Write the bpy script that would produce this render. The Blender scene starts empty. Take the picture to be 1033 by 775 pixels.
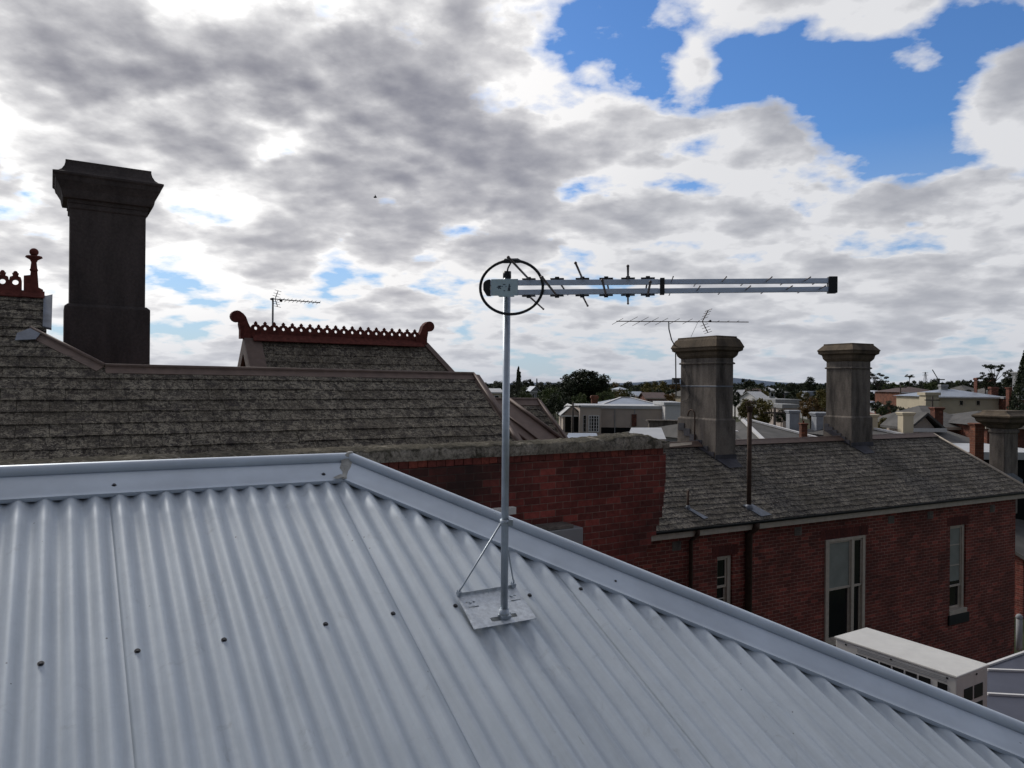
import bpy, bmesh, math, random
from mathutils import Vector, Matrix, noise
random.seed(7)
R = math.radians
sc = bpy.context.scene
COL = sc.collection
FPX = 746.0; CX = 516.5; CY = 387.5; ROLL = R(0.5)
EYE = Vector((0, 0, 8.0))
RT = Vector((math.cos(ROLL), 0, math.sin(ROLL))); UP = Vector((-math.sin(ROLL), 0, math.cos(ROLL))); FW = Vector((0, 1, 0))

# ------------------------------------------------------------------ frames and small maths
class Frame:
    def __init__(s, deg): s.m = Matrix.Translation(EYE) @ Matrix.Rotation(R(deg), 4, 'Z'); s.i = s.m.inverted()
W0 = Frame(0); G = Frame(32); B = Frame(28)
def ray(px, py, f=W0):
    d = FW + RT*((px-CX)/FPX) + UP*((CY-py)/FPX)
    return f.i.to_3x3() @ d
def onX(px, py, c, f): r = ray(px, py, f); return r*(c/r.x)
def onY(px, py, c, f): r = ray(px, py, f); return r*(c/r.y)
def onZ(px, py, c, f): r = ray(px, py, f); return r*(c/r.z)
def onP(px, py, p, n, f): r = ray(px, py, f); return r*(p.dot(n)/r.dot(n))
def at(px, py, d, f=W0):                      # a point at forward distance d
    return ray(px, py, f)*d

# ------------------------------------------------------------------ mesh builder
class MB:
    def __init__(s, f=W0, worlduv=False): s.v = []; s.f = []; s.fr = f; s.fm = []; s.cur = 0; s.sm = []
    def face(s, pts, smooth=False):
        n = len(s.v); s.v += [Vector(p) for p in pts]; s.f.append(list(range(n, n+len(pts)))); s.fm.append(s.cur); s.sm.append(smooth)
    def mesh(s, vs, fs, smooth=False):
        n = len(s.v); s.v += [Vector(p) for p in vs]
        for f in fs: s.f.append([n+i for i in f]); s.fm.append(s.cur); s.sm.append(smooth)
    def box(s, x0, x1, y0, y1, z0, z1):
        v = [(x, y, z) for x in (x0, x1) for y in (y0, y1) for z in (z0, z1)]
        s.mesh(v, [(0,1,3,2),(4,6,7,5),(0,4,5,1),(2,3,7,6),(0,2,6,4),(1,5,7,3)])
    def obox(s, c, ax, ay, az, hx, hy, hz):    # oriented box, half sizes
        c = Vector(c); v = []
        for i in (-1, 1):
            for j in (-1, 1):
                for k in (-1, 1): v.append(c+ax*hx*i+ay*hy*j+az*hz*k)
        s.mesh(v, [(0,1,3,2),(4,6,7,5),(0,4,5,1),(2,3,7,6),(0,2,6,4),(1,5,7,3)])
    def bar(s, a, b, w, h, up=Vector((0,0,1))):
        a = Vector(a); b = Vector(b); d = (b-a); L = d.length; d.normalize()
        sd = d.cross(up).normalized(); u = sd.cross(d).normalized()
        s.obox((a+b)/2, d, sd, u, L/2, w/2, h/2)
    def slab(s, pts, off):                     # polygon given a thickness by an offset vector
        pts = [Vector(p) for p in pts]; off = Vector(off); n = len(pts)
        v = pts+[p+off for p in pts]
        fs = [tuple(range(n))[::-1], tuple(range(n, 2*n))]+[(i, (i+1) % n, (i+1) % n+n, i+n) for i in range(n)]
        s.mesh(v, fs)
    def tube(s, pts, r, n=10, cap=True, closed=False):
        pts = [Vector(p) for p in pts]; m = len(pts)
        rs = r if isinstance(r, (list, tuple)) else [r]*m
        vs = []; last = None
        for i, p in enumerate(pts):
            if closed: t = pts[(i+1) % m]-pts[i-1]
            else: t = pts[min(i+1, m-1)]-pts[max(i-1, 0)]
            t.normalize()
            if last is None:
                a = Vector((0,0,1)) if abs(t.z) < .9 else Vector((1,0,0)); u = t.cross(a).normalized()
            else: u = (last-t*last.dot(t)).normalized()
            last = u; w = t.cross(u)
            for k in range(n):
                an = 2*math.pi*k/n; vs.append(p+(u*math.cos(an)+w*math.sin(an))*rs[i])
        fs = []
        for i in range(m if closed else m-1):
            j = (i+1) % m
            for k in range(n): fs.append((i*n+k, i*n+(k+1) % n, j*n+(k+1) % n, j*n+k))
        s.mesh(vs, fs, True)
        if cap and not closed:
            s.face(vs[:n][::-1]); s.face(vs[-n:])
    def ball(s, c, r, nu=10, nv=7, sq=(1,1,1)):
        c = Vector(c); vs = []; fs = []
        for j in range(nv+1):
            ph = math.pi*j/nv
            for i in range(nu):
                a = 2*math.pi*i/nu
                vs.append(c+Vector((math.sin(ph)*math.cos(a)*sq[0], math.sin(ph)*math.sin(a)*sq[1], math.cos(ph)*sq[2]))*r)
        for j in range(nv):
            for i in range(nu): fs.append((j*nu+i, (j+1)*nu+i, (j+1)*nu+(i+1) % nu, j*nu+(i+1) % nu))
        s.mesh(vs, fs, True)
    def lathe(s, c, prof, n=14):
        c = Vector(c); vs = [];fs = []
        for r, z in prof:
            for k in range(n):
                a = 2*math.pi*k/n; vs.append(c+Vector((r*math.cos(a), r*math.sin(a), z)))
        for i in range(len(prof)-1):
            for k in range(n): fs.append((i*n+k, i*n+(k+1) % n, (i+1)*n+(k+1) % n, (i+1)*n+k))
        s.mesh(vs, fs, True); s.face(vs[:n][::-1]); s.face(vs[-n:])
    def rings(s, x0, x1, y0, y1, prof):        # square lathe: prof = (outset, z)
        vs = []; fs = []
        for o, z in prof: vs += [(x0-o, y0-o, z), (x1+o, y0-o, z), (x1+o, y1+o, z), (x0-o, y1+o, z)]
        for i in range(len(prof)-1):
            for k in range(4): fs.append((i*4+k, i*4+(k+1) % 4, (i+1)*4+(k+1) % 4, (i+1)*4+k))
        m = (len(prof)-1)*4
        s.mesh(vs, fs+[(3,2,1,0), (m, m+1, m+2, m+3)])

WM = {}
def wm(o): return WM[o.name] if o is not None else Matrix.Identity(4)
def build(name, mb, mat, parent=None, bevel=0, origin=None, label=None, fix=True):
    me = bpy.data.meshes.new(name)
    M = mb.fr.m
    if parent is not None: T = wm(parent).inverted() @ M; owm = wm(parent); loc = None
    else:
        wv = [M @ v for v in mb.v]
        if origin is None:
            origin = Vector(((min(v.x for v in wv)+max(v.x for v in wv))/2, (min(v.y for v in wv)+max(v.y for v in wv))/2, min(v.z for v in wv)))
        owm = Matrix.Translation(origin); T = owm.inverted() @ M
    me.from_pydata([T @ v for v in mb.v], [], mb.f)
    uv = me.uv_layers.new(name='UVMap')
    for p in me.polygons:
        f = mb.f[p.index]
        n = Vector((0,0,0)); vs = [mb.v[i] for i in f]
        for i in range(len(vs)): a = vs[i]; b = vs[(i+1) % len(vs)]; n += a.cross(b)
        if n.length > 0: n.normalize()
        for li, i in zip(p.loop_indices, f):
            v = mb.v[i]
            if abs(n.z) > .97: q = (v.x, v.y)
            elif abs(n.y) >= abs(n.x): q = (v.x, v.z/max(.2, math.sqrt(max(0, 1-n.z*n.z))))
            else: q = (v.y, v.z/max(.2, math.sqrt(max(0, 1-n.z*n.z))))
            uv.data[li].uv = q
        p.material_index = mb.fm[p.index]; p.use_smooth = mb.sm[p.index]
    if fix:
        bm = bmesh.new(); bm.from_mesh(me); bmesh.ops.remove_doubles(bm, verts=bm.verts, dist=1e-5)
        bmesh.ops.recalc_face_normals(bm, faces=bm.faces); bm.to_mesh(me); bm.free()
    for m in (mat if isinstance(mat, (list, tuple)) else [mat]): me.materials.append(m)
    o = bpy.data.objects.new(name, me); COL.objects.link(o)
    if parent is not None: o.parent = parent
    else: o.matrix_world = owm
    WM[o.name] = owm
    if bevel:
        b = o.modifiers.new('bevel', 'BEVEL'); b.width = bevel; b.segments = 2; b.limit_method = 'ANGLE'; b.angle_limit = R(40)
    if label: o['label'] = label
    return o
def tag(o, label, cat, group=None, kind=None):
    o['label'] = label
    if cat: o['category'] = cat
    if group: o['group'] = group
    if kind: o['kind'] = kind
    return o
def empty(name, p, f=W0, deg=0):
    o = bpy.data.objects.new(name, None); COL.objects.link(o); o.empty_display_size = .2
    m = Matrix.Translation(f.m @ Vector(p)) @ Matrix.Rotation(R(deg), 4, 'Z')
    o.matrix_world = m; WM[o.name] = m.copy(); return o
def thing(name, p, f, label, cat, group=None): return tag(empty(name, p, f), label, cat, group)

# ------------------------------------------------------------------ materials
class NT:
    def __init__(s, name):
        s.m = bpy.data.materials.new(name); s.m.use_nodes = True; s.t = s.m.node_tree; s.b = s.t.nodes['Principled BSDF']
    def n(s, ty, **k):
        x = s.t.nodes.new(ty)
        for a, v in k.items():
            if a.startswith('i_'): x.inputs[a[2:].replace('_', ' ')].default_value = v
            else: setattr(x, a, v)
        return x
    def l(s, a, b): s.t.links.new(a, b)
    def noise(s, scale, detail=5, rough=.55, vec=None, dist=0):
        x = s.n('ShaderNodeTexNoise'); x.inputs['Scale'].default_value = scale; x.inputs['Detail'].default_value = detail
        x.inputs['Roughness'].default_value = rough; x.inputs['Distortion'].default_value = dist
        if vec is not None: s.l(vec, x.inputs['Vector'])
        return x.outputs['Fac']
    def ramp(s, fac, stops, interp='LINEAR'):
        x = s.n('ShaderNodeValToRGB'); x.color_ramp.interpolation = interp; e = x.color_ramp.elements
        while len(e) < len(stops): e.new(.5)
        for i, (p, c) in enumerate(stops):
            e[i].position = p; e[i].color = (c, c, c, 1) if not isinstance(c, tuple) else (*c, 1)
        s.l(fac, x.inputs[0]); return x.outputs['Color']
    def mix(s, fac, a, b, mode='MIX'):
        x = s.n('ShaderNodeMix', data_type='RGBA', blend_type=mode)
        for sock, v in ((x.inputs[0], fac), (x.inputs[6], a), (x.inputs[7], b)):
            if isinstance(v, (int, float)): sock.default_value = v
            elif isinstance(v, tuple): sock.default_value = (*v, 1)
            else: s.l(v, sock)
        return x.outputs[2]
    def math(s, op, a, b=0, c=None):
        x = s.n('ShaderNodeMath', operation=op)
        for i, v in enumerate((a, b) if c is None else (a, b, c)):
            if isinstance(v, (int, float)): x.inputs[i].default_value = v
            else: s.l(v, x.inputs[i])
        return x.outputs[0]
    def obj(s): return s.n('ShaderNodeTexCoord').outputs['Object']
    def uv(s): return s.n('ShaderNodeTexCoord').outputs['UV']
    def wpos(s): return s.n('ShaderNodeNewGeometry').outputs['Position']
    def island(s): return s.n('ShaderNodeNewGeometry').outputs['Random Per Island']
    def bump(s, h, strength=.3, dist=.01):
        x = s.n('ShaderNodeBump'); x.inputs['Strength'].default_value = strength; x.inputs['Distance'].default_value = dist
        s.l(h, x.inputs['Height']); s.l(x.outputs[0], s.b.inputs['Normal'])
    def base(s, c):
        if isinstance(c, tuple): s.b.inputs['Base Color'].default_value = (*c, 1)
        else: s.l(c, s.b.inputs['Base Color'])
    def set(s, rough=None, metal=None, spec=None):
        if rough is not None:
            if isinstance(rough, (int, float)): s.b.inputs['Roughness'].default_value = rough
            else: s.l(rough, s.b.inputs['Roughness'])
        if metal is not None: s.b.inputs['Metallic'].default_value = metal
        if spec is not None: s.b.inputs['Specular IOR Level'].default_value = spec
        return s.m

def m_plain(name, c, rough=.6, metal=0, var=.15, sc_=6, bump=.1, spec=.4):
    t = NT(name); p = t.wpos(); n = t.noise(sc_, 6, .6, p)
    lo = tuple(x*(1-var) for x in c); hi = tuple(min(1, x*(1+var)) for x in c)
    t.base(t.ramp(n, [(.3, lo), (.7, hi)])); t.bump(t.noise(sc_*6, 4, .6, p), bump, .003)
    return t.set(rough, metal, spec)
def m_brick(name, c1, c2, mortar, soot=.5, sx=.23, sz=.076, ms=.008, bscale=.004, bond=.5, bias=-.3):
    t = NT(name); u = t.uv()
    # wobble so that courses are not ruler-straight
    nn = t.n('ShaderNodeTexNoise'); nn.inputs['Scale'].default_value = 6; t.l(u, nn.inputs['Vector'])
    w = t.n('ShaderNodeVectorMath', operation='MULTIPLY_ADD'); t.l(nn.outputs['Color'], w.inputs[0]); w.inputs[1].default_value = (.012, .010, 0); t.l(u, w.inputs[2])
    b = t.n('ShaderNodeTexBrick'); b.offset = bond; t.l(w.outputs[0], b.inputs['Vector'])
    b.inputs['Color1'].default_value = (0, 0, 0, 1); b.inputs['Color2'].default_value = (1, 1, 1, 1); b.inputs['Mortar'].default_value = (0, 0, 0, 1)
    b.inputs['Scale'].default_value = 1; b.inputs['Mortar Size'].default_value = ms/2; b.inputs['Mortar Smooth'].default_value = .3
    b.inputs['Brick Width'].default_value = sx; b.inputs['Row Height'].default_value = sz; b.inputs['Bias'].default_value = 0
    g = t.noise(1.3, 6, .6, u); g2 = t.noise(14, 5, .6, u); g3 = t.noise(.35, 3, .5, u)
    bc = t.ramp(b.outputs['Color'], [(0, c2), (.45, tuple((p_+q_)/2 for p_, q_ in zip(c1, c2))), (.85, c1), (1, tuple(x_*1.6 for x_ in c1))])
    bc = t.mix(b.outputs['Fac'], bc, mortar)
    c = t.mix(1, bc, t.ramp(g, [(.3, .55), (.55, 1.0), (.75, 1.25)]), 'MULTIPLY')
    c = t.mix(1, c, t.ramp(g2, [(.25, .6), (.6, 1.05)]), 'MULTIPLY')
    c = t.mix(t.ramp(g3, [(.45, 0), (.7, soot)]), c, (.02, .016, .014))
    t.base(c); h = t.math('SUBTRACT', 1, b.outputs['Fac']); h = t.math('ADD', h, t.math('MULTIPLY', g2, .5))
    t.bump(h, .8, bscale); return t.set(.85, 0, .25)
def m_slate(name, dark, light, lichen, moss, ls=17):
    t = NT(name); p = t.wpos(); isl = t.island()
    base = t.ramp(isl, [(0, dark), (.5, tuple((a+b)/2 for a, b in zip(dark, light))), (1, light)])
    n1 = t.noise(ls, 10, .75, p, 1.0); n2 = t.noise(1.6, 6, .65, p, .5); n3 = t.noise(ls*4, 8, .75, p, .5); n4 = t.noise(ls*.45, 6, .6, p, .8)
    c = t.mix(t.ramp(n1, [(.475, 0), (.525, .95)]), base, lichen)
    c = t.mix(t.ramp(n2, [(.42, 0), (.62, .65)]), c, moss)
    c = t.mix(t.ramp(n4, [(.52, 0), (.62, .55)]), c, (.035, .028, .028))
    c = t.mix(1, c, t.ramp(n3, [(.36, .36), (.48, 1.05), (.64, 2.2)]), 'MULTIPLY')
    t.base(c); t.bump(t.math('ADD', n1, n3), 1.0, .02); return t.set(.9, 0, .2)
def m_render(name, c, stain, amount=.6):
    t = NT(name); p = t.wpos()
    v = t.n('ShaderNodeMapping'); v.inputs['Scale'].default_value = (1, 1, .22); t.l(p, v.inputs[0])
    n1 = t.noise(3.2, 6, .65, v.outputs[0]); n2 = t.noise(2.2, 7, .65, p); n3 = t.noise(30, 5, .7, p)
    a = t.mix(t.ramp(n1, [(.42, 0), (.68, amount)]), c, stain)
    a = t.mix(t.ramp(n2, [(.5, 0), (.7, amount*.7)]), a, tuple(x*.55 for x in c))
    a = t.mix(1, a, t.ramp(n3, [(.3, .75), (.7, 1.15)]), 'MULTIPLY')
    t.base(a); t.bump(t.math('ADD', n2, n3), .5, .008); return t.set(.9, 0, .2)
def m_coping():
    t = NT('mossy_coping'); p = t.wpos()
    n1 = t.noise(5, 9, .7, p, .8); n2 = t.noise(22, 8, .75, p, .5); n3 = t.noise(1.6, 4, .5, p)
    geo = t.n('ShaderNodeNewGeometry'); sp_ = t.n('ShaderNodeSeparateXYZ'); t.l(geo.outputs['Normal'], sp_.inputs[0])
    top = t.ramp(sp_.outputs['Z'], [(.35, 0), (.85, .16)])
    c = t.mix(t.ramp(t.math('ADD', n1, top), [(.50, 0), (.62, .9)]), (.30, .265, .215), (.070, .062, .044))
    c = t.mix(t.ramp(n3, [(.5, 0), (.65, .6)]), c, (.20, .175, .13))
    c = t.mix(1, c, t.ramp(n2, [(.34, .35), (.5, .95), (.68, 1.6)]), 'MULTIPLY')
    t.base(c); t.bump(t.math('ADD', n1, n2), 1, .03); return t.set(.95, 0, .15)
def m_leaf(name, c1, c2, c3):
    t = NT(name); isl = t.island(); p = t.wpos()
    c = t.ramp(isl, [(0, c1), (.5, c2), (1, c3)])
    c = t.mix(1, c, t.ramp(t.noise(.5, 3, .5, p), [(.3, .6), (.7, 1.35)]), 'MULTIPLY')
    t.base(c); return t.set(.65, 0, .2)

def zinc(er=Vector((.85, .53, 0)), ec=Vector((-.47, .75, .45))):
    t = NT('zinc_sheet'); p = t.wpos()
    def dt(v):
        x = t.n('ShaderNodeVectorMath', operation='DOT_PRODUCT'); t.l(p, x.inputs[0]); x.inputs[1].default_value = tuple(v); return x.outputs['Value']
    cb = t.n('ShaderNodeCombineXYZ'); t.l(t.math('MULTIPLY', dt(er), 34), cb.inputs[0]); t.l(t.math('MULTIPLY', dt(ec), 1.5), cb.inputs[1]); streak = t.noise(1, 7, .65, cb.outputs[0], .4)
    cb2 = t.n('ShaderNodeCombineXYZ'); t.l(t.math('MULTIPLY', dt(er), 150), cb2.inputs[0]); t.l(t.math('MULTIPLY', dt(ec), 9), cb2.inputs[1]); scr = t.noise(1, 3, .6, cb2.outputs[0], .5)
    n1 = t.noise(2.2, 6, .6, p); n2 = t.noise(60, 4, .6, p); n3 = t.noise(9, 7, .7, p, 1.2)
    c = t.ramp(n1, [(.3, (.45, .495, .54)), (.7, (.53, .575, .62))])
    c = t.mix(t.ramp(n3, [(.6, 0), (.72, .32)]), c, (.23, .235, .24))
    c = t.mix(1, c, t.ramp(streak, [(.3, .88), (.55, 1.0), (.72, 1.08)]), 'MULTIPLY')
    c = t.mix(t.math('MULTIPLY', t.ramp(scr, [(.70, 0), (.74, .5)]), t.ramp(t.noise(3.3, 3, .5, p), [(.5, 0), (.6, 1)])), c, (.18, .18, .185))
    v = t.n('ShaderNodeTexVoronoi', feature='F1'); v.inputs['Scale'].default_value = 14; t.l(p, v.inputs['Vector'])
    sp = t.ramp(v.outputs['Distance'], [(.028, 1), (.05, 0)])
    vm = t.ramp(t.noise(1.7, 2, .5, p), [(.44, 0), (.5, 1)])
    c = t.mix(t.math('MULTIPLY', t.math('MULTIPLY', sp, vm), .8), c, (.07, .06, .055))
    c = t.mix(1, c, t.ramp(n2, [(.3, .975), (.7, 1.02)]), 'MULTIPLY')
    t.base(c); t.bump(t.noise(4, 5, .6, p), .35, .006)
    return t.set(t.ramp(n1, [(.3, .50), (.7, .62)]), .18, .4)
M = dict(
    zinc=zinc(),
    cap=m_plain('galvanised_flashing', (.52, .57, .63), .5, .3, .1, 5, .05, .5),
    silicone=m_plain('sealant', (.36, .35, .32), .7, 0, .3, 40, .5),
    screw=m_plain('screw_head', (.045, .045, .05), .5, .4, .3, 90),
    pole=m_plain('galvanised_pole', (.42, .46, .50), .42, .75, .12, 40, .05, .5),
    plate=m_plain('galvanised_plate', (.58, .61, .64), .5, .35, .22, 60, .1, .5),
    alu=m_plain('aluminium', (.52, .57, .66), .38, .7, .06, 30, .03, .5),
    black=m_plain('black_plastic', (.012, .012, .014), .45, 0, .2, 50, .05),
    cable=m_plain('black_cable', (.010, .010, .012), .4, 0, .2, 50, 0),
    rod=m_plain('element_rod', (.11, .09, .085), .4, .6, .2, 60, 0),
    sticker=m_plain('pale_sticker', (.50, .62, .64), .5, 0, .08, 60, 0),
    ink=m_plain('ink', (.03, .04, .06), .6, 0, .1, 60, 0),
    brickP=m_brick('red_brick', (.215, .048, .037), (.135, .036, .029), (.25, .16, .125), .8, .232, .086, .009),
    brickB=m_brick('brown_brick', (.245, .060, .044), (.150, .042, .033), (.42, .28, .22), .35, .232, .080, .010),
    brickT=m_brick('far_brick', (.20, .07, .045), (.13, .05, .035), (.14, .11, .09), .2, .232, .086, .01),
    brickO=m_brick('orange_brick', (.20, .068, .036), (.14, .05, .03), (.2, .15, .11), .3, .232, .086, .01),
    slateL=m_slate('mossy_slate', (.055, .046, .039), (.090, .077, .063), (.27, .235, .18), (.066, .054, .040)),
    slateB=m_slate('weathered_slate', (.046, .041, .040), (.078, .070, .064), (.215, .19, .155), (.055, .048, .036), 13),
    slateT=m_plain('far_slate', (.085, .08, .075), .85, 0, .35, 1.2, .4),
    lead=m_plain('brown_painted_flashing', (.145, .098, .078), .6, .1, .2, 8, .15),
    leadg=m_plain('grey_lead', (.17, .185, .215), .6, .2, .25, 8, .2),
    terra=m_plain('terracotta', (.120, .034, .026), .85, 0, .4, 14, .4, .2), leaddark=m_plain('weathered_lead', (.055, .052, .062), .7, .1, .4, 5, .3), palegrey=m_plain('pale_grey_render', (.30, .31, .33), .85, 0, .2, 3, .2),
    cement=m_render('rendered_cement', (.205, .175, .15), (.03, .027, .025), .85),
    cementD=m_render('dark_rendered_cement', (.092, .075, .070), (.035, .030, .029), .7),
    coping=m_coping(),
    rust=m_plain('rusty_pipe', (.075, .045, .032), .8, .2, .35, 12, .3),
    cream=m_plain('cream_paint', (.42, .37, .30), .6, 0, .12, 5, .1),
    capstone=m_render('brown_capstone', (.150, .115, .080), (.035, .030, .026), .8), frame=m_plain('stone_coloured_paint', (.48, .41, .335), .55, 0, .15, 9, .1),
    gutter=m_plain('dark_gutter', (.018, .020, .022), .5, .2, .2, 5, .05),
    glass=m_plain('window_glass', (.010, .011, .013), .08, 0, .1, 2, 0, .5),
    blind=m_plain('pale_blind', (.24, .25, .22), .8, 0, .15, 3, .1),
    dark=m_plain('near_black', (.012, .012, .012), .9, 0, .1, 3, 0, .1),  # near-black; on openings and rooms it stands in for shade
    white=m_plain('white_paint', (.62, .60, .58), .5, 0, .08, 5, .05),
    acw=m_plain('white_casing', (.55, .53, .49), .45, 0, .07, 9, .03),
    navy=m_plain('blue_grey_deck', (.06, .062, .085), .5, .3, .15, 3, .05),
    tinroof=m_plain('far_tin_roof', (.30, .33, .38), .5, .2, .15, .8, .05),
    whiteroof=m_plain('white_roof', (.42, .42, .42), .5, 0, .1, .8, .05),
    tile=m_plain('brown_tile', (.085, .055, .05), .85, 0, .2, 1.5, .3),
    redtile=m_plain('red_tile', (.17, .065, .055), .85, 0, .2, 1.5, .3),
    creamw=m_plain('cream_wall', (.50, .43, .31), .8, 0, .1, .8, .1),
    pinkw=m_plain('pinkish_wall', (.46, .38, .32), .8, 0, .1, .8, .1),
    greyw=m_plain('grey_wall', (.27, .27, .27), .8, 0, .15, .8, .1),
    wood=m_plain('timber_pole', (.075, .06, .05), .9, 0, .25, 4, .3),
    steel=m_plain('lattice_steel', (.12, .125, .13), .6, .5, .1, 1, 0),
    bark=m_plain('bark', (.06, .047, .038), .95, 0, .3, 2, .5),
    asphalt=m_plain('asphalt', (.05, .05, .052), .9, 0, .2, 1, .2),
    kerb=m_plain('kerb_concrete', (.28, .27, .25), .9, 0, .15, 2, .2),
    hill=m_plain('far_hill_haze_blue', (.10, .13, .18), 1, 0, .15, .003, 0, .05),  # blue of the distant haze is put into the hill colour
    bird=m_plain('bird_feathers', (.012, .012, .012), .8, 0, .1, 5, 0),
)
def m_ground():
    t = NT('ground_mixed'); p = t.wpos(); a = t.noise(.02, 6, .6, p); b = t.noise(.6, 6, .65, p)
    c = t.ramp(a, [(.35, (.030, .042, .020)), (.55, (.055, .058, .032)), (.7, (.075, .068, .055))])
    t.base(t.mix(1, c, t.ramp(b, [(.3, .6), (.7, 1.3)]), 'MULTIPLY')); t.bump(b, .4, .05); return t.set(.95, 0, .1)
M['ground'] = m_ground()
LEAF = [m_leaf('dark_green_leaves', (.020, .027, .014), (.032, .042, .020), (.052, .062, .028)),
        m_leaf('mid_green_leaves', (.045, .062, .020), (.070, .090, .028), (.10, .12, .040)),
        m_leaf('olive_autumn_leaves', (.085, .075, .022), (.13, .11, .030), (.18, .145, .040)),
        m_leaf('brown_autumn_leaves', (.095, .060, .022), (.14, .085, .028), (.19, .11, .036)),
        m_leaf('grey_green_leaves', (.038, .045, .030), (.058, .066, .042), (.085, .088, .055))]
# ================================================================== SETTING
g = MB(); S = 9000; N = 24
for i in range(N):
    for j in range(N):
        x0 = -S+2*S*i/N; x1 = -S+2*S*(i+1)/N; y0 = -2000+11000*j/N; y1 = -2000+11000*(j+1)/N
        g.face([(x0, y0, -8), (x1, y0, -8), (x1, y1, -8), (x0, y1, -8)])
o = build('ground', g, M['ground'], origin=Vector((0, 0, 0))); tag(o, 'dull green and brown town ground running out to the horizon', None, kind='structure'); 
def road(x0, y0, x1, y1, w, name='road'):
    a = Vector((x0, y0, -7.996)); b = Vector((x1, y1, -7.996)); d = (b-a).normalized(); s = Vector((-d.y, d.x, 0))*w/2
    m = MB(); m.face([a-s, b-s, b+s, a+s]); o = build(name, m, M['asphalt']); o['kind'] = 'structure'; o['label'] = 'grey asphalt street between the far houses'
    for q in (-1, 1):
        k = MB(); e = s*q*1.03+Vector((0, 0, .066)); k.bar(a+e, b+e, .15, .12); o = build('kerb', k, M['kerb']); o['kind'] = 'structure'; o['label'] = 'concrete kerb of the far street'
road(20, 60, 420, 310, 8); road(-20, 130, 260, 30, 8)
hm = MB(); K = 60; vs = []; fs = []
for i in range(K+1):
    x = -2600+9200*i/K; h = 25+38*noise.noise(Vector((i*.11, 3.1, 0)))+70*math.exp(-((x-2250)/750)**2)
    h = max(12, h)
    for (yy, hh) in ((7600, 0), (7900, h*.6), (8200, h), (8900, 0)): vs.append((x, yy, -8+hh))
for i in range(K):
    for j in range(3): fs.append((i*4+j, (i+1)*4+j, (i+1)*4+j+1, i*4+j+1))
hm.mesh(vs, fs, True); o = build('hills', hm, M['hill']); tag(o, 'low hills tinted haze blue on the horizon', None, kind='structure')

# ================================================================== OWN ROOF (corrugated iron)
c0 = FW + RT*((58-CX)/FPX) + UP*((CY+50)/FPX)
er = (FW + RT*((1713-CX)/FPX) + UP*((CY-405)/FPX)).normalized()
ec = (c0-er*c0.dot(er)).normalized(); en = er.cross(ec).normalized()
if en.z < 0: en = -en
PITCH = .0762
q0 = ray(18.4, 503); q1 = ray(347, 485)
# scale: fifteen corrugations lie between those two pixels at the cap's lower edge
nrm = en
def solve(k):
    a = q1*k; b = onP(18.4, 502.2, a, nrm, W0); return (a-b).dot(er)/15
k = 2.0*PITCH/solve(2.0)
E = q1*k                                              # crest-level point under the cap's corner
def RP(px, py, h=0): return onP(px, py, E+en*h, en, W0)
def rc(p): d = p-E; return d.dot(er), d.dot(ec)
def RW(u, v, h=0): return E+er*u+ec*v+en*h
F2 = RP(1033, 767); hipd = (F2-E).normalized(); hu, hv = rc(F2)
M['zinc'] = zinc(er, ec)
print('roof scale', k, 'hip', hu, hv, 'en', en)
AMP = .0098
def hgt(u): return -AMP+AMP*math.cos(2*math.pi*u/PITCH)
V_END = -3.2; U_L = -3.6
house = thing('iron_roofed_house', (E.x, E.y, -8), W0, 'house under the pale grey corrugated iron hip roof in the foreground', 'house')
def vtop(u): return .09 if u < 0 else .09+u*hv/hu
def sheet(n0, n1, lift):
    m = MB(); STEP = 10; vs = []; rows = []
    us = [n0*PITCH+(i/STEP)*PITCH for i in range(int((n1-n0)*STEP)+1)]
    NV = 14; fs = []
    for u in us:
        vt = vtop(u)
        for j in range(NV+1):
            v = V_END+(vt-V_END)*j/NV
            wob = .0012*noise.noise(Vector((u*3, v*1.2, lift*99)))
            vs.append(RW(u, v, hgt(u)+lift+wob))
    nn = NV+1
    for i in range(len(us)-1):
        for j in range(NV): fs.append((i*nn+j, (i+1)*nn+j, (i+1)*nn+j+1, i*nn+j+1))
    m.mesh(vs, fs, True)
    o = build('roof_sheet', m, M['zinc'], house, fix=False)
    s = o.modifiers.new('thick', 'SOLIDIFY'); s.thickness = .0008; s.offset = -1
    return o
for i, n in enumerate(range(-41, 60, 10)):
    sheet(n-.42, min(n+10.55, 66), .0013 if i % 2 else 0)
# hidden slopes: the hip end and the far side, so that the roof is whole from any side
dn = Vector((hipd.x, hipd.y, 0)).normalized()
apx = RW(.03, .17, .0)
eh = Vector((er.x, er.y, 0)).normalized(); ch = Vector((ec.x, ec.y, 0)).normalized()
pt = math.atan2(ec.z, Vector((ec.x, ec.y)).length)
hipend = apx+hipd*5.2
eavez = RW(0, V_END).z
farhip = apx+(eh*3.2+ch*3.0)*1.0; farhip.z = hipend.z
m = MB(); m.slab([apx-en*.03, hipend-en*.03, farhip], (0, 0, -.02)); build('hip_end', m, M['zinc'], house)
m = MB(); L = apx-er*6.0
lowb = L+ch*3.0; lowb.z = farhip.z
m.slab([apx-Vector((0,0,.02)), farhip, lowb, L-Vector((0,0,.02))], (0, 0, -.02)); build('far_slope', m, M['zinc'], house)
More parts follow.
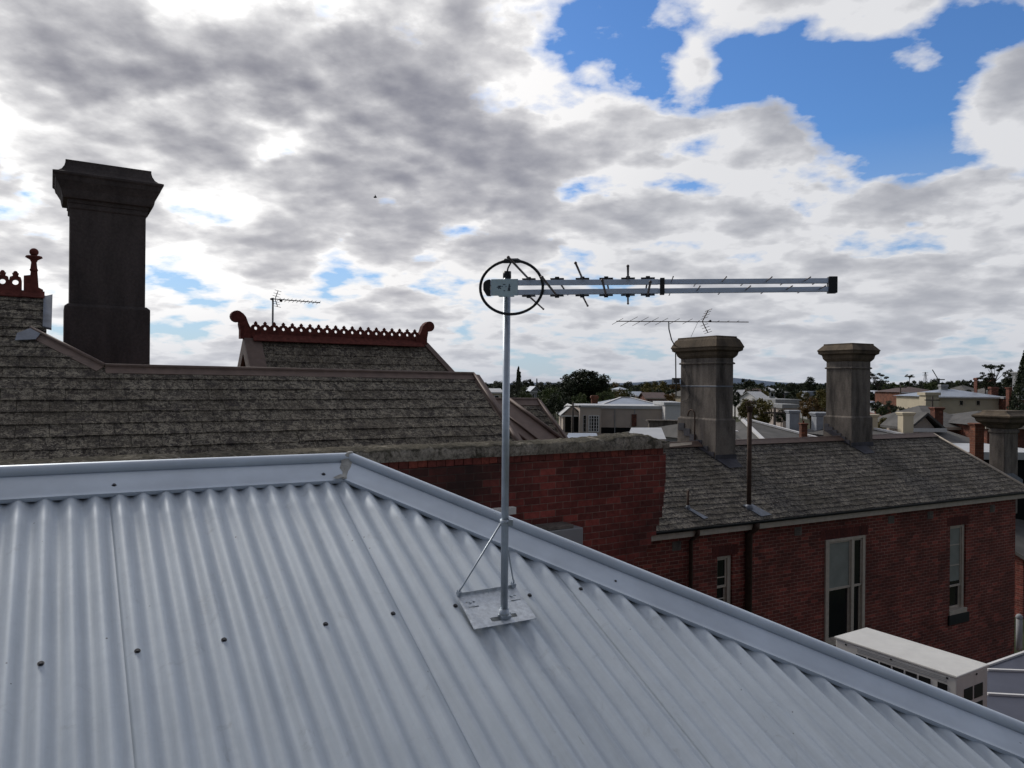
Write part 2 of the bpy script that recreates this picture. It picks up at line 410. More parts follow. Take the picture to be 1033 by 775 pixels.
# cap flashings
def capprof():
    p = [(0, -.012), (-.002, -.003), (.0, .004), (.016, .004), (.024, .0075), (.118, .016), (.122, .013)]
    for i in range(9):
        a = math.pi*(1.12-1.0*i/8*1.15); p.append((.146+.024*math.cos(a), .020+.024*math.sin(a)))
    return p
def cap(name, a, b, sdir, n, shorten=0, trim_a=None, trim_b=None):
    prof = capprof(); m = MB(); d = (b-a).normalized(); vs = []; fs = []; K = 24; P = len(prof)
    far = [(.292-x, -.02-(y)*-.2-.05*((.292-x-.146)/.146)) for x, y in prof[::-1]][6:]
    pr = prof+[(.18, .0), (.24, -.06), (.29, -.11)]
    P = len(pr)
    for i in range(K+1):
        t = i/K
        for s, h in pr:
            aa = a+(d*(trim_a*s) if trim_a else Vector()); bb = b+(d*(trim_b*s) if trim_b else Vector())
            vs.append(aa.lerp(bb, t)+sdir*s+n*(h+.0018*noise.noise(Vector((t*9, s*3, 5)))))
    for i in range(K):
        for j in range(P-1): fs.append((i*P+j, (i+1)*P+j, (i+1)*P+j+1, i*P+j+1))
    m.mesh(vs, fs, True); o = build(name, m, M['cap'], house, fix=False)
    s = o.modifiers.new('thick', 'SOLIDIFY'); s.thickness = .0012; s.offset = 0
    e = o.modifiers.new('es', 'EDGE_SPLIT'); e.split_angle = R(35)
    return o
sh = (ec-hipd*ec.dot(hipd)).normalized()                       # across the hip, up-slope side
if sh.dot(er) < 0: sh = -sh
# mitre between ridge and hip caps: along the bisector
bis = (sh+ec).normalized()
cosm = bis.dot(ec); tr = bis.dot(er)/cosm; th = bis.dot(hipd)/bis.dot(sh)
cap('ridge_cap', E-er*3.4, E, ec, en, trim_b=tr)
cap('hip_cap', E+en*.003, E+hipd*5.0+en*.003, sh, en, trim_a=th)
# silicone along the mitre
m = MB(); K = 16; vs = []; fs = []
prof = capprof()
def mit(s, h, w): return E+bis*(s/cosm)+er*w+en*(h+.006)
sp = [0, .02, .05, .08, .11, .125, .14, .155, .168]
hh = [.004, .007, .0095, .012, .0155, .025, .044, .043, .034]
for i, (s, h) in enumerate(zip(sp, hh)):
    w = .011+.016*abs(noise.noise(Vector((i*.9, 2, 0))))+(.016 if i in (3, 4, 5) else 0)
    vs += [mit(s, h-.004, -w), mit(s, h, -w*.4), mit(s, h, w*.5), mit(s, h-.004, w)]
for i in range(len(sp)-1):
    for j in range(3): fs.append((i*4+j, i*4+j+1, (i+1)*4+j+1, (i+1)*4+j))
m.mesh(vs, fs, True)
m.mesh([mit(0, .004, -.035), mit(.012, .006, -.05), mit(.03, .009, -.02), mit(.01, .008, .0)], [(0, 1, 2, 3)])
build('sealant', m, M['silicone'], house)
def screw(px, py, crest=True, h=.0):
    p = RP(px, py, 0); u, v = rc(p)
    if crest: u = round(u/PITCH)*PITCH
    m = MB(); p = RW(u, v, h)
    m.tube([p, p+en*.0015], .0085, 12); m.tube([p+en*.0015, p+en*.0055], .0055, 6)
    build('screw', m, M['screw'], house)
for px, py in ((39, 670), (132, 658), (218, 647), (322, 631), (392, 620), (455.5, 612), (532.5, 601), (585, 594.5)): screw(px, py)
for px, py in ((115, 491.8), (326, 480.5)): screw(px, py, False, .009)
screw(180.5, 467.5, False, .02); screw(620, 589, False, .010); screw(1027, 752, False, .010)
# walls and eave so that the house is a body
m = MB(); a = RW(U_L, V_END, -.05); b = RW(6.4, V_END, -.05)
for p, q in ((a, b),):
    m.slab([(p.x, p.y, p.z), (q.x, q.y, q.z), (q.x, q.y, -8), (p.x, p.y, -8)], ch*.2)
back = L+ch*3.0
m.slab([(hipend.x, hipend.y, hipend.z-.1), (farhip.x, farhip.y, farhip.z-.1), (farhip.x, farhip.y, -8), (hipend.x, hipend.y, -8)], -eh*.2)
m.slab([(farhip.x, farhip.y, farhip.z-.1), (lowb.x, lowb.y, lowb.z-.1), (lowb.x, lowb.y, -8), (farhip.x, farhip.y, -8)], -ch*.2)
build('wall', m, M['brickB'], house)

# ================================================================== ANTENNA
pb = RP(508.5, 624, .004)
ant = thing('tv_antenna', pb, W0, 'new silver log periodic television antenna on a galvanised pole and base plate, nearest the camera', 'antenna')
dP = pb.y
print('pole base', pb, 'diam', 7.6*dP/FPX)
PR = 3.75*dP/FPX
ptop = Vector((pb.x, pb.y, 0)); ptop.z = at(511, 274, dP).z
m = MB(); m.tube([pb-Vector((0, 0, .002)), Vector((pb.x, pb.y, ptop.z-.02))], PR, 20); build('pole', m, M['pole'], ant)
m = MB(); m.tube([Vector((pb.x, pb.y, ptop.z-.024)), Vector((pb.x, pb.y, ptop.z))], PR*1.12, 16); build('pole_cap', m, M['black'], ant)
# base plate with slots
HP = .006
P0, P1, P2, P3 = [RP(x, y, HP) for x, y in ((460.5, 601.5), (478.3, 635.5), (541, 624.5), (520, 592))]
def plate_xy(a, b): return P0.lerp(P3, a).lerp(P1.lerp(P2, a), b)
def PZ(u, v): return RW(u, v, HP)
bm = MB()
holes = [(.40, .83, .095, .06), (.665, .81, .075, .055), (.146, .26, .08, .022), (.163, .40, .085, .022), (.85, .27, .06, .02), (.856, .41, .08, .02), (.485, .06, .03, .02)]
K = 110; vs = []; fs = []
def inhole(a, b):
    for hx, hy, rx, ry in holes:
        if ((a-hx)/rx)**4+((b-hy)/ry)**4 < 1: return True
    return False
for i in range(K+1):
    for j in range(K+1): vs.append(plate_xy(i/K, j/K))
for i in range(K):
    for j in range(K):
        if not inhole((i+.5)/K, (j+.5)/K): fs.append((i*(K+1)+j, (i+1)*(K+1)+j, (i+1)*(K+1)+j+1, i*(K+1)+j+1))
bm.mesh(vs, fs); plate = build('base_plate', bm, M['plate'], ant, fix=False)
s = plate.modifiers.new('t', 'SOLIDIFY'); s.thickness = .003; s.offset = -1
m = MB(); m.slab([P0, P3, P3+en*.014, P0+en*.014], -ec*.002); build('plate_lip', m, M['plate'], plate)
for a, b in ((.146, .26), (.83, .27)):
    m = MB(); p = plate_xy(a, b)+en*.001
    m.tube([p, p+en*.006], .006, 6); m.tube([p, p+en*.0015], .010, 14); build('bolt', m, M['pole'], plate)
# pole foot bracket
m = MB(); m.tube([pb+Vector((0, 0, -.004)), pb+Vector((0, 0, .035))], PR*1.35, 16); m.bar(pb-er*.02+en*.012, pb+er*.02+en*.012, .022, .012, en)
m.tube([pb-er*.024+Vector((0,0,.014)), pb+er*.026+Vector((0,0,.014))], .0045, 6)
build('pole_foot', m, M['pole'], ant)
# clamp and braces
cz = at(509, 527, dP).z; cp = Vector((pb.x, pb.y, cz))
m = MB(); m.tube([cp-Vector((0, 0, .011)), cp+Vector((0, 0, .011))], PR*1.35, 16)
m.obox(cp+Vector((.018, -.006, 0)), Vector((1,0,0)), Vector((0,1,0)), Vector((0,0,1)), .010, .006, .011)
m.tube([cp+Vector((-.002, -.02, 0)), cp+Vector((-.002, .02, 0))], .0055, 6)
m.tube([cp+Vector((.016, -.017, 0)), cp+Vector((.016, .012, 0))], .0055, 6)
build('clamp', m, M['pole'], ant)
for a, dx in ((.02, -.012), (.93, -.006)):
    q = plate_xy(a, .02)+en*.012
    m = MB(); t_ = cp+Vector((dx, -.004 if a < .5 else .012, 0))
    m.tube([q+en*.002, q+en*.018, q+(t_-q)*.06+en*.012, t_], [.0042, .0032, .0030, .0034], 8)
    m.obox(q+en*.004, er, ec, en, .006, .008, .009)
    build('brace_rod', m, M['pole'], ant)
# boom: two square tubes, one above the other
bd = Vector((math.sin(R(99.0)), math.cos(R(99.0)), 0)); pd = Vector((bd.y, -bd.x, 0)).normalized()     # pd points to the camera side
if pd.y > 0: pd = -pd
bo = Vector((pb.x, pb.y, 0))+pd*(PR+.012)
def bp(px, py): 
    r = ray(px, py); n = pd; return r*(bo.dot(n)/r.dot(n))
zt0 = bp(530, 285.4).z; zb0 = bp(530, 295.1).z; zt1 = bp(838, 283.4).z; zb1 = bp(838, 291.9).z
def onb(px, which):
    p = bp(px, 288); s = (p-bp(530, 288)).dot(bd); L = (bp(838, 288)-bp(530, 288)).dot(bd)
    z = (zt0+(zt1-zt0)*s/L) if which else (zb0+(zb1-zb0)*s/L); p.z = z; return p
th_ = 5.0*dP/FPX
for w in (1, 0):
    a = onb(494, w); c = onb(664, w); b = onb(842, w)
    m = MB(); m.bar(a, c, th_, th_); build('boom', m, M['alu'], ant, bevel=.0008)
    m = MB(); m.bar(c, b, th_*.95, th_*.92); build('boom', m, M['alu'], ant, bevel=.0008)
def mid(px): return (onb(px, 1)+onb(px, 0))/2
c = mid(668); m = MB(); m.obox(c, bd, pd, Vector((0,0,1)), .0075, .013, (zt0-zb0)/2+.011); build('boom_joiner', m, M['black'], ant, bevel=.001)
c = mid(839.5); m = MB(); m.obox(c, bd, pd, Vector((0,0,1)), .0135, .014, (zt1-zb1)/2+.013); build('end_cap', m, M['black'], ant, bevel=.002)
# rear cap, rounded
m = MB(); a = mid(495); zr = 8.1*dP/FPX; pts = []
for i in range(10):
    an = math.pi/2*i/9; pts.append(a-bd*(.024*math.sin(an))+Vector((0, 0, zr*(.98 if i == 0 else math.cos(an*.78)))))
pts += [a-bd*.024+Vector((0, 0, -zr*.3)), a-bd*.012+Vector((0, 0, -zr)), a+Vector((0, 0, -zr))]
m.slab([p-pd*.012 for p in pts], pd*.024); build('rear_cap', m, M['black'], ant)
# pole mounting bracket with sticker
m = MB(); a = mid(496); b = mid(523); m.obox((a+b)/2+pd*(th_/2+.0015), bd, pd, Vector((0,0,1)), (b-a).length/2, .0012, zr*1.02); br = build('mounting_bracket', m, M['sticker'], ant, bevel=.0005)
m = MB(); m.obox((mid(500)+mid(522))/2-Vector((0,0,zr+.001)), bd, pd, Vector((0,0,1)), .026, .012, .0015); build('bracket_flange', m, M['sticker'], br)
ink = MB(); f0 = (a+b)/2+pd*(th_/2+.0032)
def stroke(x0, z0, x1, z1, w=.0011):
    ink.bar(f0+bd*x0+Vector((0,0,z0)), f0+bd*x1+Vector((0,0,z1)), .0004, w, Vector((bd.y, -bd.x, 0)).cross(bd) if False else Vector((0,0,1)))
S_ = .001
for q in [(-27,0,-20,1,),(-22,4,-18,1),(-22,-4,-18,1),(-19,2,-14,4),(-19,-1,-14,-3),(-17,1,-11,2),(-17,-1,-12,-3),
          (-4,7,1,7),(1,7,3,6),(-5,6,-4,7),(-3,-8,2,-8),(-8,1,-7,3),(5,1,6,3),
          (13,-8,17,8),(17,8,18,-9),(12,-4,20,-3),(15,-6,20,-7),(11,-7,15,-8),(21,-5,21,5),(24,-5,24,5),(27,-6,27,6),(19,2,22,2)]:
    stroke(*[v*S_*(1.0 if i_ % 2 == 0 else 1.45) for i_, v in enumerate(q)], .0024)
build('printed_marks', ink, M['ink'], br)
# elements
def rod(px, w, side, tip, r, mount=False):
    p = onb(px, w); t_ = th_/2
    z = t_+.004 if w else -t_-.004
    base = p+Vector((0, 0, z)) if mount else p
    n = pd*side                                      # side 1 = towards the camera
    if isinstance(tip, tuple):
        rr = ray(*tip); L = None
        # length so that the projected end matches the pixel on its line best
        best = min((( (lambda q: abs(CX+FPX*(q.dot(RT))/q.y-tip[0])*.4+abs(CY-FPX*q.dot(UP)/q.y-tip[1]))(base+n*l)), l) for l in [i*.002 for i in range(4, 220)])
        L = best[1]
    else: L = tip
    m = MB(); m.tube([base-n*.004, base+n*L], r, 8)
    m.ball(base+n*L, r*1.35, 8, 5)
    o = build('element', m, M['rod'], ant)
    if mount:
        k = MB(); k.obox(base, bd, pd, Vector((0,0,1)), .023, .007, .0022); k.obox(base+Vector((0,0,.002 if w else -.002)), bd, pd, Vector((0,0,1)), .007, .008, .0045)
        build('insulator', k, M['black'], o, bevel=.0006)
    return L
Ls = []
for px, w, tip, other in ((533.5, 1, (512.5, 257.5), (549, 309.5)), (562, 0, (548.5, 278), (570.5, 292)), (587.5, 1, (579, 265.5), (594.5, 310)),
                   (611.5, 0, (607.5, 283), (614.5, 291)), (633.5, 1, (632, 268.5), (634.5, 307.5)), (653.5, 0, (654, 284.5), (652, 291))):
    L = rod(px, w, 1, tip, .0036, True); Ls.append(L)
    rod(px, 1-w, -1, L, .0033, True)
print('element lengths', Ls)
for i, px in enumerate((677, 703, 728.5, 752, 773, 793, 811, 826)):
    w = (i+1) % 2; L = .118*.95**i
    rod(px, w, 1, L, .0018); rod(px, 1-w, -1, L, .0016)
# coax loop
cc = bp(516, 290.3)+pd*.006; rx = 32*dP/FPX; ry = 26.5*dP/FPX
pts = []
for i in range(48):
    a = 2*math.pi*i/48; pts.append(cc+bd*(rx*math.cos(a))+Vector((0,0,1))*(ry*math.sin(a))+pd*(.012*math.sin(a*1+1))-bd*.10*0)
m = MB(); m.tube(pts, .0050, 10, closed=True); build('coax_loop', m, M['cable'], ant)
m = MB(); b0 = cc+Vector((0,0,ry)); m.tube([b0-bd*.031+Vector((0,0,-.003)), b0-bd*.022, b0+bd*.022, b0+bd*.031+Vector((0,0,-.003))], [.0055, .0085, .0085, .0055], 12); build('balun', m, M['black'], ant)
m = MB(); m.tube([Vector((pb.x, pb.y, ptop.z-.004)), Vector((pb.x+.003, pb.y-.01, ptop.z+.010)), b0+bd*.0-Vector((0,0,.002))], .003, 8); build('lead', m, M['cable'], ant)

# ================================================================== HOUSE L: slate roof, parapet wall, big chimney
p = at(600, 455, 9.5, G); YP = p.y; ZC = p.z           # front face of the parapet and underside of the coping
YR = YP+.34                                            # slates start behind the coping
XC = onY(671, 470, YP, G).x
print('parapet', YP, ZC, XC)
hl = thing('slate_roofed_house', (0, YR+1.5, -8), G, 'large old house with mossy slate roof, tall dark chimney and red brick parapet wall', 'house')
# brick wall with toothed end
m = MB(G); WT = .34
zt = ZC-.085
def stepx(px, py): return onY(px, py, YP, G)
steps = [(671.5, 487), (670.5, 499), (669.5, 511), (668, 522), (665, 530), (662, 540), (657, 550), (652, 561)]
prevz = zt; 
for (px, py) in steps:
    q = stepx(px, py); m.box(-2.5, q.x, YP, YP+WT, q.z, prevz); prevz = q.z
m.box(-2.5, stepx(640, 580).x, YP, YP+WT, -8, prevz)
build('wall', m, M['brickP'], hl)
def vary(name, cols):
    t = NT(name); c = t.ramp(t.island(), [(i/(len(cols)-1), c) for i, c in enumerate(cols)])
    c = t.mix(1, c, t.ramp(t.noise(25, 5, .6, t.wpos()), [(.3, .6), (.7, 1.2)]), 'MULTIPLY'); t.base(c); t.bump(t.noise(60, 4, .6, t.wpos()), .4, .004); return t.set(.85, 0, .25)
M['bricks'] = vary('single_bricks', [(.09, .03, .024), (.18, .045, .034), (.13, .036, .028), (.24, .06, .04), (.11, .034, .028)])
M['bricksB'] = vary('arch_bricks', [(.08, .026, .022), (.14, .038, .03), (.10, .03, .026)])
m = MB(G); x = -2.5
while x < XC-.1:
    w = random.uniform(.108, .118); dz = random.uniform(-.004, .004); m.box(x, min(x+w-.009, XC), YP-.012+random.uniform(-.004, .004), YP+.2, zt+.002+dz, ZC-.004+dz); x += w
build('header_course', m, M['bricks'], hl)
# coping: lumpy rendered top
m = MB(G); prof = [(-.05, -.005), (-.055, .03), (-.055, .06), (-.052, .09), (-.045, .115), (-.02, .13), (.03, .14), (.09, .15), (.16, .155), (.24, .155), (.36, .13), (.36, -.02)]
vs = []; fs = []; K = 420; P = len(prof); xa = -3.2; xb = XC+.03
for i in range(K+1):
    x = xa+(xb-xa)*i/K
    bump_ = .045*math.exp(-((x-(XC-.62))/.40)**2)-.06*math.exp(-((x-XC)/.16)**2)
    for y, z in prof:
        j = noise.noise(Vector((x*5, y*6, z*8)))*.014+noise.noise(Vector((x*19, y*19, z*19)))*.014+noise.noise(Vector((x*45, y*45, z*45)))*.006
        vs.append((x, YP+y-j*.5, ZC+z+(j+bump_ if z > .09 else j*.3)))
for i in range(K):
    for j in range(P-1): fs.append((i*P+j, i*P+j+1, (i+1)*P+j+1, (i+1)*P+j))
m.mesh(vs, fs, True); m.face(vs[-P:]); build('coping', m, M['coping'], hl)

def clip(poly, cl):
    # Sutherland-Hodgman, cl convex counter-clockwise
    out = poly
    for i in range(len(cl)):
        a = cl[i]; b = cl[(i+1) % len(cl)]; inp = out; out = []
        if not inp: return []
        side = lambda p: (b[0]-a[0])*(p[1]-a[1])-(b[1]-a[1])*(p[0]-a[0])
        for j in range(len(inp)):
            p = inp[j]; q = inp[(j+1) % len(inp)]; sp_, sq_ = side(p), side(q)
            if sp_ >= 0: out.append(p)
            if (sp_ >= 0) != (sq_ >= 0):
                t_ = sp_/(sp_-sq_); out.append((p[0]+(q[0]-p[0])*t_, p[1]+(q[1]-p[1])*t_))
    return out
def ccw(pl):
    a = sum(pl[i][0]*pl[(i+1) % len(pl)][1]-pl[(i+1) % len(pl)][0]*pl[i][1] for i in range(len(pl)))
    return pl if a > 0 else pl[::-1]
class Plane:
    def __init__(s, o, u, v, f): s.o = o; s.u = u.normalized(); s.v = v.normalized(); s.n = s.u.cross(s.v).normalized(); s.f = f
    def px(s, px, py, h=0): return onP(px, py, s.o+s.n*h, s.n, s.f)
    def uv(s, p): d = p-s.o; return (d.dot(s.u), d.dot(s.v))
    def pu(s, px, py): return s.uv(s.px(px, py))
    def w(s, u, v, h=0): return s.o+s.u*u+s.v*v+s.n*h
def slates(mb, pl, regions, sw, ex, thick=.009, seed=1, jit=.006):
    rnd = random.Random(seed)
    for reg in regions:
        reg = ccw(reg); u0 = min(p[0] for p in reg); u1 = max(p[0] for p in reg); v0 = min(p[1] for p in reg); v1 = max(p[1] for p in reg)
        j0 = math.floor(v0/ex); j1 = math.ceil(v1/ex)
        for j in range(j0, j1+1):
            off = (j % 2)*.5*sw; i0 = math.floor((u0-off)/sw)-1; i1 = math.ceil((u1-off)/sw)+1
            for i in range(i0, i1):
                rr = random.Random(hash((i, j, seed))); q = [rr.uniform(-1, 1) for _ in range(6)]
                a = i*sw+off+.0025; b = a+sw-.005; c = j*ex+q[0]*jit+(-.02 if q[5] > .93 else 0); d = (j+1)*ex+jit+.004
                poly = clip([(a, c+q[4]*jit*.3), (b, c-q[4]*jit*.3), (b, d), (a, d)], reg)
                if len(poly) < 3: continue
                h = lambda p: thick*1.25*(1-(p[1]-c)/(d-c))+thick*.3+q[1]*thick*.28+q[2]*thick*.25*(p[0]-a)/sw
                top = [pl.w(p[0], p[1], h(p)) for p in poly]; bot = [pl.w(p[0], p[1], h(p)-thick*.8) for p in poly]
                n = len(poly); mb.mesh(bot+top, [tuple(range(n, 2*n))]+[(k_, (k_+1) % n, (k_+1) % n+n, k_+n) for k_ in range(n)])
        mb.slab([pl.w(p[0], p[1], -.012) for p in reg], -pl.n*.03)
PIT = R(35)
LP = Plane(Vector((0, YR, ZC+.09)), Vector((1, 0, 0)), Vector((0, math.cos(PIT), math.sin(PIT))), G)
vr = LP.pu(300, 373)[1]
A = LP.pu
topL, topR = A(-90, 297), A(46, 298.5)
ncl, ncr = A(-90, 334), A(47, 334)
valley = A(106, 371); rend = A(477, 379); 
hipb = A(524, 452)
reg1 = [(ncl[0], -.1), (ncl[0], ncl[1]), A(30, 333), valley, (valley[0], -.1)]
reg2 = [(valley[0], -.1), valley, rend, (hipb[0], hipb[1]), (hipb[0], -.1)]
reg0 = [ncl, topL, topR, ncr]
m = MB(G); slates(m, LP, [reg1, reg2], .27, .192, .011, 3)
slates(m, LP, [[(ncl[0], A(30, 333)[1]-.0), topL, topR, A(46.5, 333)]], .27, .192, .011, 4)
roofL = build('roof', m, M['slateL'], hl, fix=False)
# rear slope and right end slope (solid body)
rl = LP.w(*valley); rr_ = LP.w(*rend)
m = MB(G)
bk = lambda p: Vector((p.x, 2*rr_.y-YR, LP.o.z))
m.slab([rl, rr_, Vector((rr_.x+1.3, rr_.y+1.4, LP.o.z)), Vector((rl.x, rr_.y+1.4, LP.o.z))], (0, 0, -.03))
hb = LP.w(hipb[0], max(hipb[1], 0)); m.slab([rr_, Vector((hb.x, hb.y, hb.z)), Vector((rr_.x+1.3, rr_.y+1.4, LP.o.z))], (0, 0, -.03))
tl = LP.w(*topL); trp = LP.w(*topR); m.slab([tl, trp, Vector((trp.x, trp.y+1.6, trp.z-1.2)), Vector((tl.x, tl.y+1.6, tl.z-1.2))], (0, 0, -.03))
gl = LP.w(*ncr); m.slab([trp, gl, Vector((trp.x, trp.y+1.6, gl.z)), Vector((trp.x, trp.y+1.6, trp.z-1.2))], (-.03, 0, 0))
build('rear_slope', m, M['slateT'], hl)
# body under the roof
m = MB(G); m.box(-9, hb.x-.1, YP+WT+.02, rr_.y+1.3, -8, ZC-.02); build('body', m, M['brickB'], hl)
# brown ridge and hip flashings
def flash(name, pts, wdt, mat, parent, pl, lift=.03, roll=.03, side=None, thick=.006):
    m = MB(pl.f)
    for a, b in zip(pts[:-1], pts[1:]):
        a = Vector(a); b = Vector(b); d = (b-a).normalized(); s = pl.n.cross(d).normalized()
        if s.dot(pl.v) > 0: s = -s                              # points down-slope
        v = []
        for (t_, h) in ((0, lift+.02), (.25, lift), (1.0, lift-.008), (1.0, lift-.03)):
            v.append(s*(wdt*t_)+pl.n*h)
        vs = [a+q for q in v]+[b+q for q in v]; n = len(v)
        m.mesh(vs, [(i, i+1, i+1+n, i+n) for i in range(n-1)])
        m.tube([a+pl.n*(lift+.01), b+pl.n*(lift+.01)], roll, 10)
        w2 = -s; vv = [a+pl.n*(lift+.01), b+pl.n*(lift+.01), b+w2*.1+Vector((0,0,-.12)), a+w2*.1+Vector((0,0,-.12))]; m.face(vv)
    return build(name, m, mat, parent)
V = lambda px, py, pl=LP: pl.w(*pl.pu(px, py))
flash('ridge_flashing', [V(31, 333.5), V(106, 371.5), V(477, 379)], .115, M['lead'], hl, LP, .025, .022)
flash('hip_flashing', [V(477, 379), V(512, 432), V(524, 452)], .10, M['lead'], hl, LP, .025, .022)
m = MB(G)
for pts in ([(17, 336), (33, 330), (41, 336), (36, 342), (15, 343)],):
    q = [LP.px(x, y, .045) for x, y in pts]; m.slab(q, -LP.n*.008)
build('lead_patch', m, M['leadg'], hl)
m = MB(G); q = [LP.px(x, y, .03) for x, y in ((44, 299), (53, 297), (52, 331), (43, 329))]; m.slab(q, -LP.n*.03); build('verge_flashing', m, M['leadg'], hl)
# terracotta ridge with finial
def cresting(x0, x1, y, z, parent, n, hh, post=True, th=.05, knobs=True):
    """row of pierced crest tiles between x0 and x1, standing on z; one part per tile"""
    w = (x1-x0)/n
    for i in range(n):
        m = MB(G); a = x0+i*w; cx = a+w/2; hz = z+hh*.60; rr = hh*.155
        # plate with round hole: ring of quads
        K = 16; inner = []; outer = []
        H0 = z; H1 = z+hh
        for k_ in range(K):
            an = 2*math.pi*(k_+.5)/K; dx, dz = math.cos(an), math.sin(an)
            inner.append((cx+rr*dx, hz+rr*dz))
            t_ = min((w/2)/max(abs(dx), 1e-6), ((H1-hz) if dz > 0 else (hz-H0))/max(abs(dz), 1e-6))
            ox, oz = cx+dx*t_, hz+dz*t_
            if dz > 0: oz -= hh*.12*min(1, abs(ox-cx)/(w/2))**1.5
            outer.append((ox, oz))
        for yy in (y-th/2, y+th/2):
            for k_ in range(K):
                k2 = (k_+1) % K; m.face([(inner[k_][0], yy, inner[k_][1]), (inner[k2][0], yy, inner[k2][1]), (outer[k2][0], yy, outer[k2][1]), (outer[k_][0], yy, outer[k_][1])])
        for k_ in range(K):
            k2 = (k_+1) % K
            for L_ in (inner, outer): m.face([(L_[k_][0], y-th/2, L_[k_][1]), (L_[k2][0], y-th/2, L_[k2][1]), (L_[k2][0], y+th/2, L_[k2][1]), (L_[k_][0], y+th/2, L_[k_][1])])
        if knobs: m.ball((cx, y, z+hh*1.16), hh*.12, 8, 6); m.slab([(cx-hh*.13, y-th*.4, z+hh*.97), (cx+hh*.13, y-th*.4, z+hh*.97), (cx+hh*.17, y-th*.4, z+hh*1.14), (cx-hh*.17, y-th*.4, z+hh*1.14)], (0, th*.8, 0))
        build('crest_tile', m, M['terra'], parent)
tz = LP.w(*topR); ya = tz.y
m = MB(G); a = LP.px(-60, 299); 
x1r = onY(45, 298, ya, G).x; zr_ = onY(30, 297, ya, G).z; zt_ = onY(30, 280, ya, G).z
x0r = onY(-70, 298, ya, G).x
m.slab([(x0r, ya-.10, zr_-.05), (x1r, ya-.10, zr_-.05), (x1r, ya, zr_+.03), (x0r, ya, zr_+.03)], (0, -.012, .012)); 
m.slab([(x0r, ya+.10, zr_-.05), (x1r, ya+.10, zr_-.05), (x1r, ya, zr_+.03), (x0r, ya, zr_+.03)], (0, .012, .012))
rt = build('ridge_tiles', m, M['terra'], hl)
w_ = onY(19.5, 290, ya, G).x-onY(6.5, 290, ya, G).x
xe = onY(22, 290, ya, G).x
cresting(xe-w_*8, xe, ya, zr_+.01, rt, 8, (zt_-zr_)*1.0)
m = MB(G); fx = onY(34, 290, ya, G).x
zz = lambda py: onY(34, py, ya, G).z
uu = onY(44, 290, ya, G).x-onY(34, 290, ya, G).x        # ten pixels in metres
m.slab([(fx-uu*1.0, ya-.03, zz(297)), (fx+uu*1.0, ya-.03, zz(297)), (fx+uu*.95, ya-.03, zz(292)), (fx+uu*.5, ya-.03, zz(290)), (fx+uu*.35, ya-.03, zz(272)), (fx-uu*.3, ya-.03, zz(272)), (fx-uu*.35, ya-.03, zz(278)), (fx-uu*1.0, ya-.03, zz(279))], (0, .06, 0))
m.lathe((fx, ya, 0), [(uu*.36, zz(274)), (uu*.45, zz(272.5)), (uu*.36, zz(271)), (uu*.28, zz(265)), (uu*.40, zz(262.5)), (uu*.9, zz(260)), (uu*.82, zz(258.5)), (uu*.35, zz(259)), (uu*.2, zz(258))], 16)
m.ball((fx, ya, zz(254.5)), uu*.48, 14, 10)
build('finial', m, M['terra'], hl)

# ---- chimney maker (square rings), in frame f; corner = front-right at x1,y0
def chimney(name, f, x0, x1, y0, y1, zb, zs, prof_cap, zplinth, plinth, mat, parent, string=None, capmat=None, toplevel=None):
    m = MB(f); m.box(x0, x1, y0, y1, zplinth-.05, zs)
    if string:
        m.rings(x0, x1, y0, y1, [(.002, string-.03), (.035, string-.02), (.035, string+.01), (.002, string+.03)])
    c = build(name, m, mat, parent, bevel=.008)
    m = MB(f); m.rings(x0, x1, y0, y1, [(plinth, zb), (plinth, zplinth-.03), (plinth*.3, zplinth+.01)]); build('plinth', m, mat, c, bevel=.008)
    m = MB(f); m.rings(x0, x1, y0, y1, prof_cap); build('chimney_cap', m, capmat or mat, c, bevel=.005)
    return c
DC = 10.5
yc = at(110, 300, DC, G).y
xl = onY(70, 300, yc, G).x; xr = onY(146.5, 300, yc, G).x
zc = lambda py, px=146: onY(px, py, yc, G).z
print('big chimney width', xr-xl, 'h', zc(166)-zc(366))
px10 = (xr-xl)/76.5
zS = zc(208)
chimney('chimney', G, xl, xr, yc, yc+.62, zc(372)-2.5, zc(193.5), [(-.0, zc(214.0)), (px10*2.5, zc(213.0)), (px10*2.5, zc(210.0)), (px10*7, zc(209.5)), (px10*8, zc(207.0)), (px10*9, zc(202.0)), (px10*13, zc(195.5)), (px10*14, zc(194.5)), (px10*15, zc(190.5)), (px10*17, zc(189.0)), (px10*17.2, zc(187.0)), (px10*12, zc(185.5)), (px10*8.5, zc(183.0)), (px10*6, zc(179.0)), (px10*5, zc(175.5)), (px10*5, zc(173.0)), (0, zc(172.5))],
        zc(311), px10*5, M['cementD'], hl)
m = MB(G); m.rings(xl, xr, yc, yc+.62, [(.002, zc(219)), (px10*1.6, zc(218)), (px10*1.6, zc(214)), (.002, zc(213))]); build('neck_band', m, M['cementD'], hl)

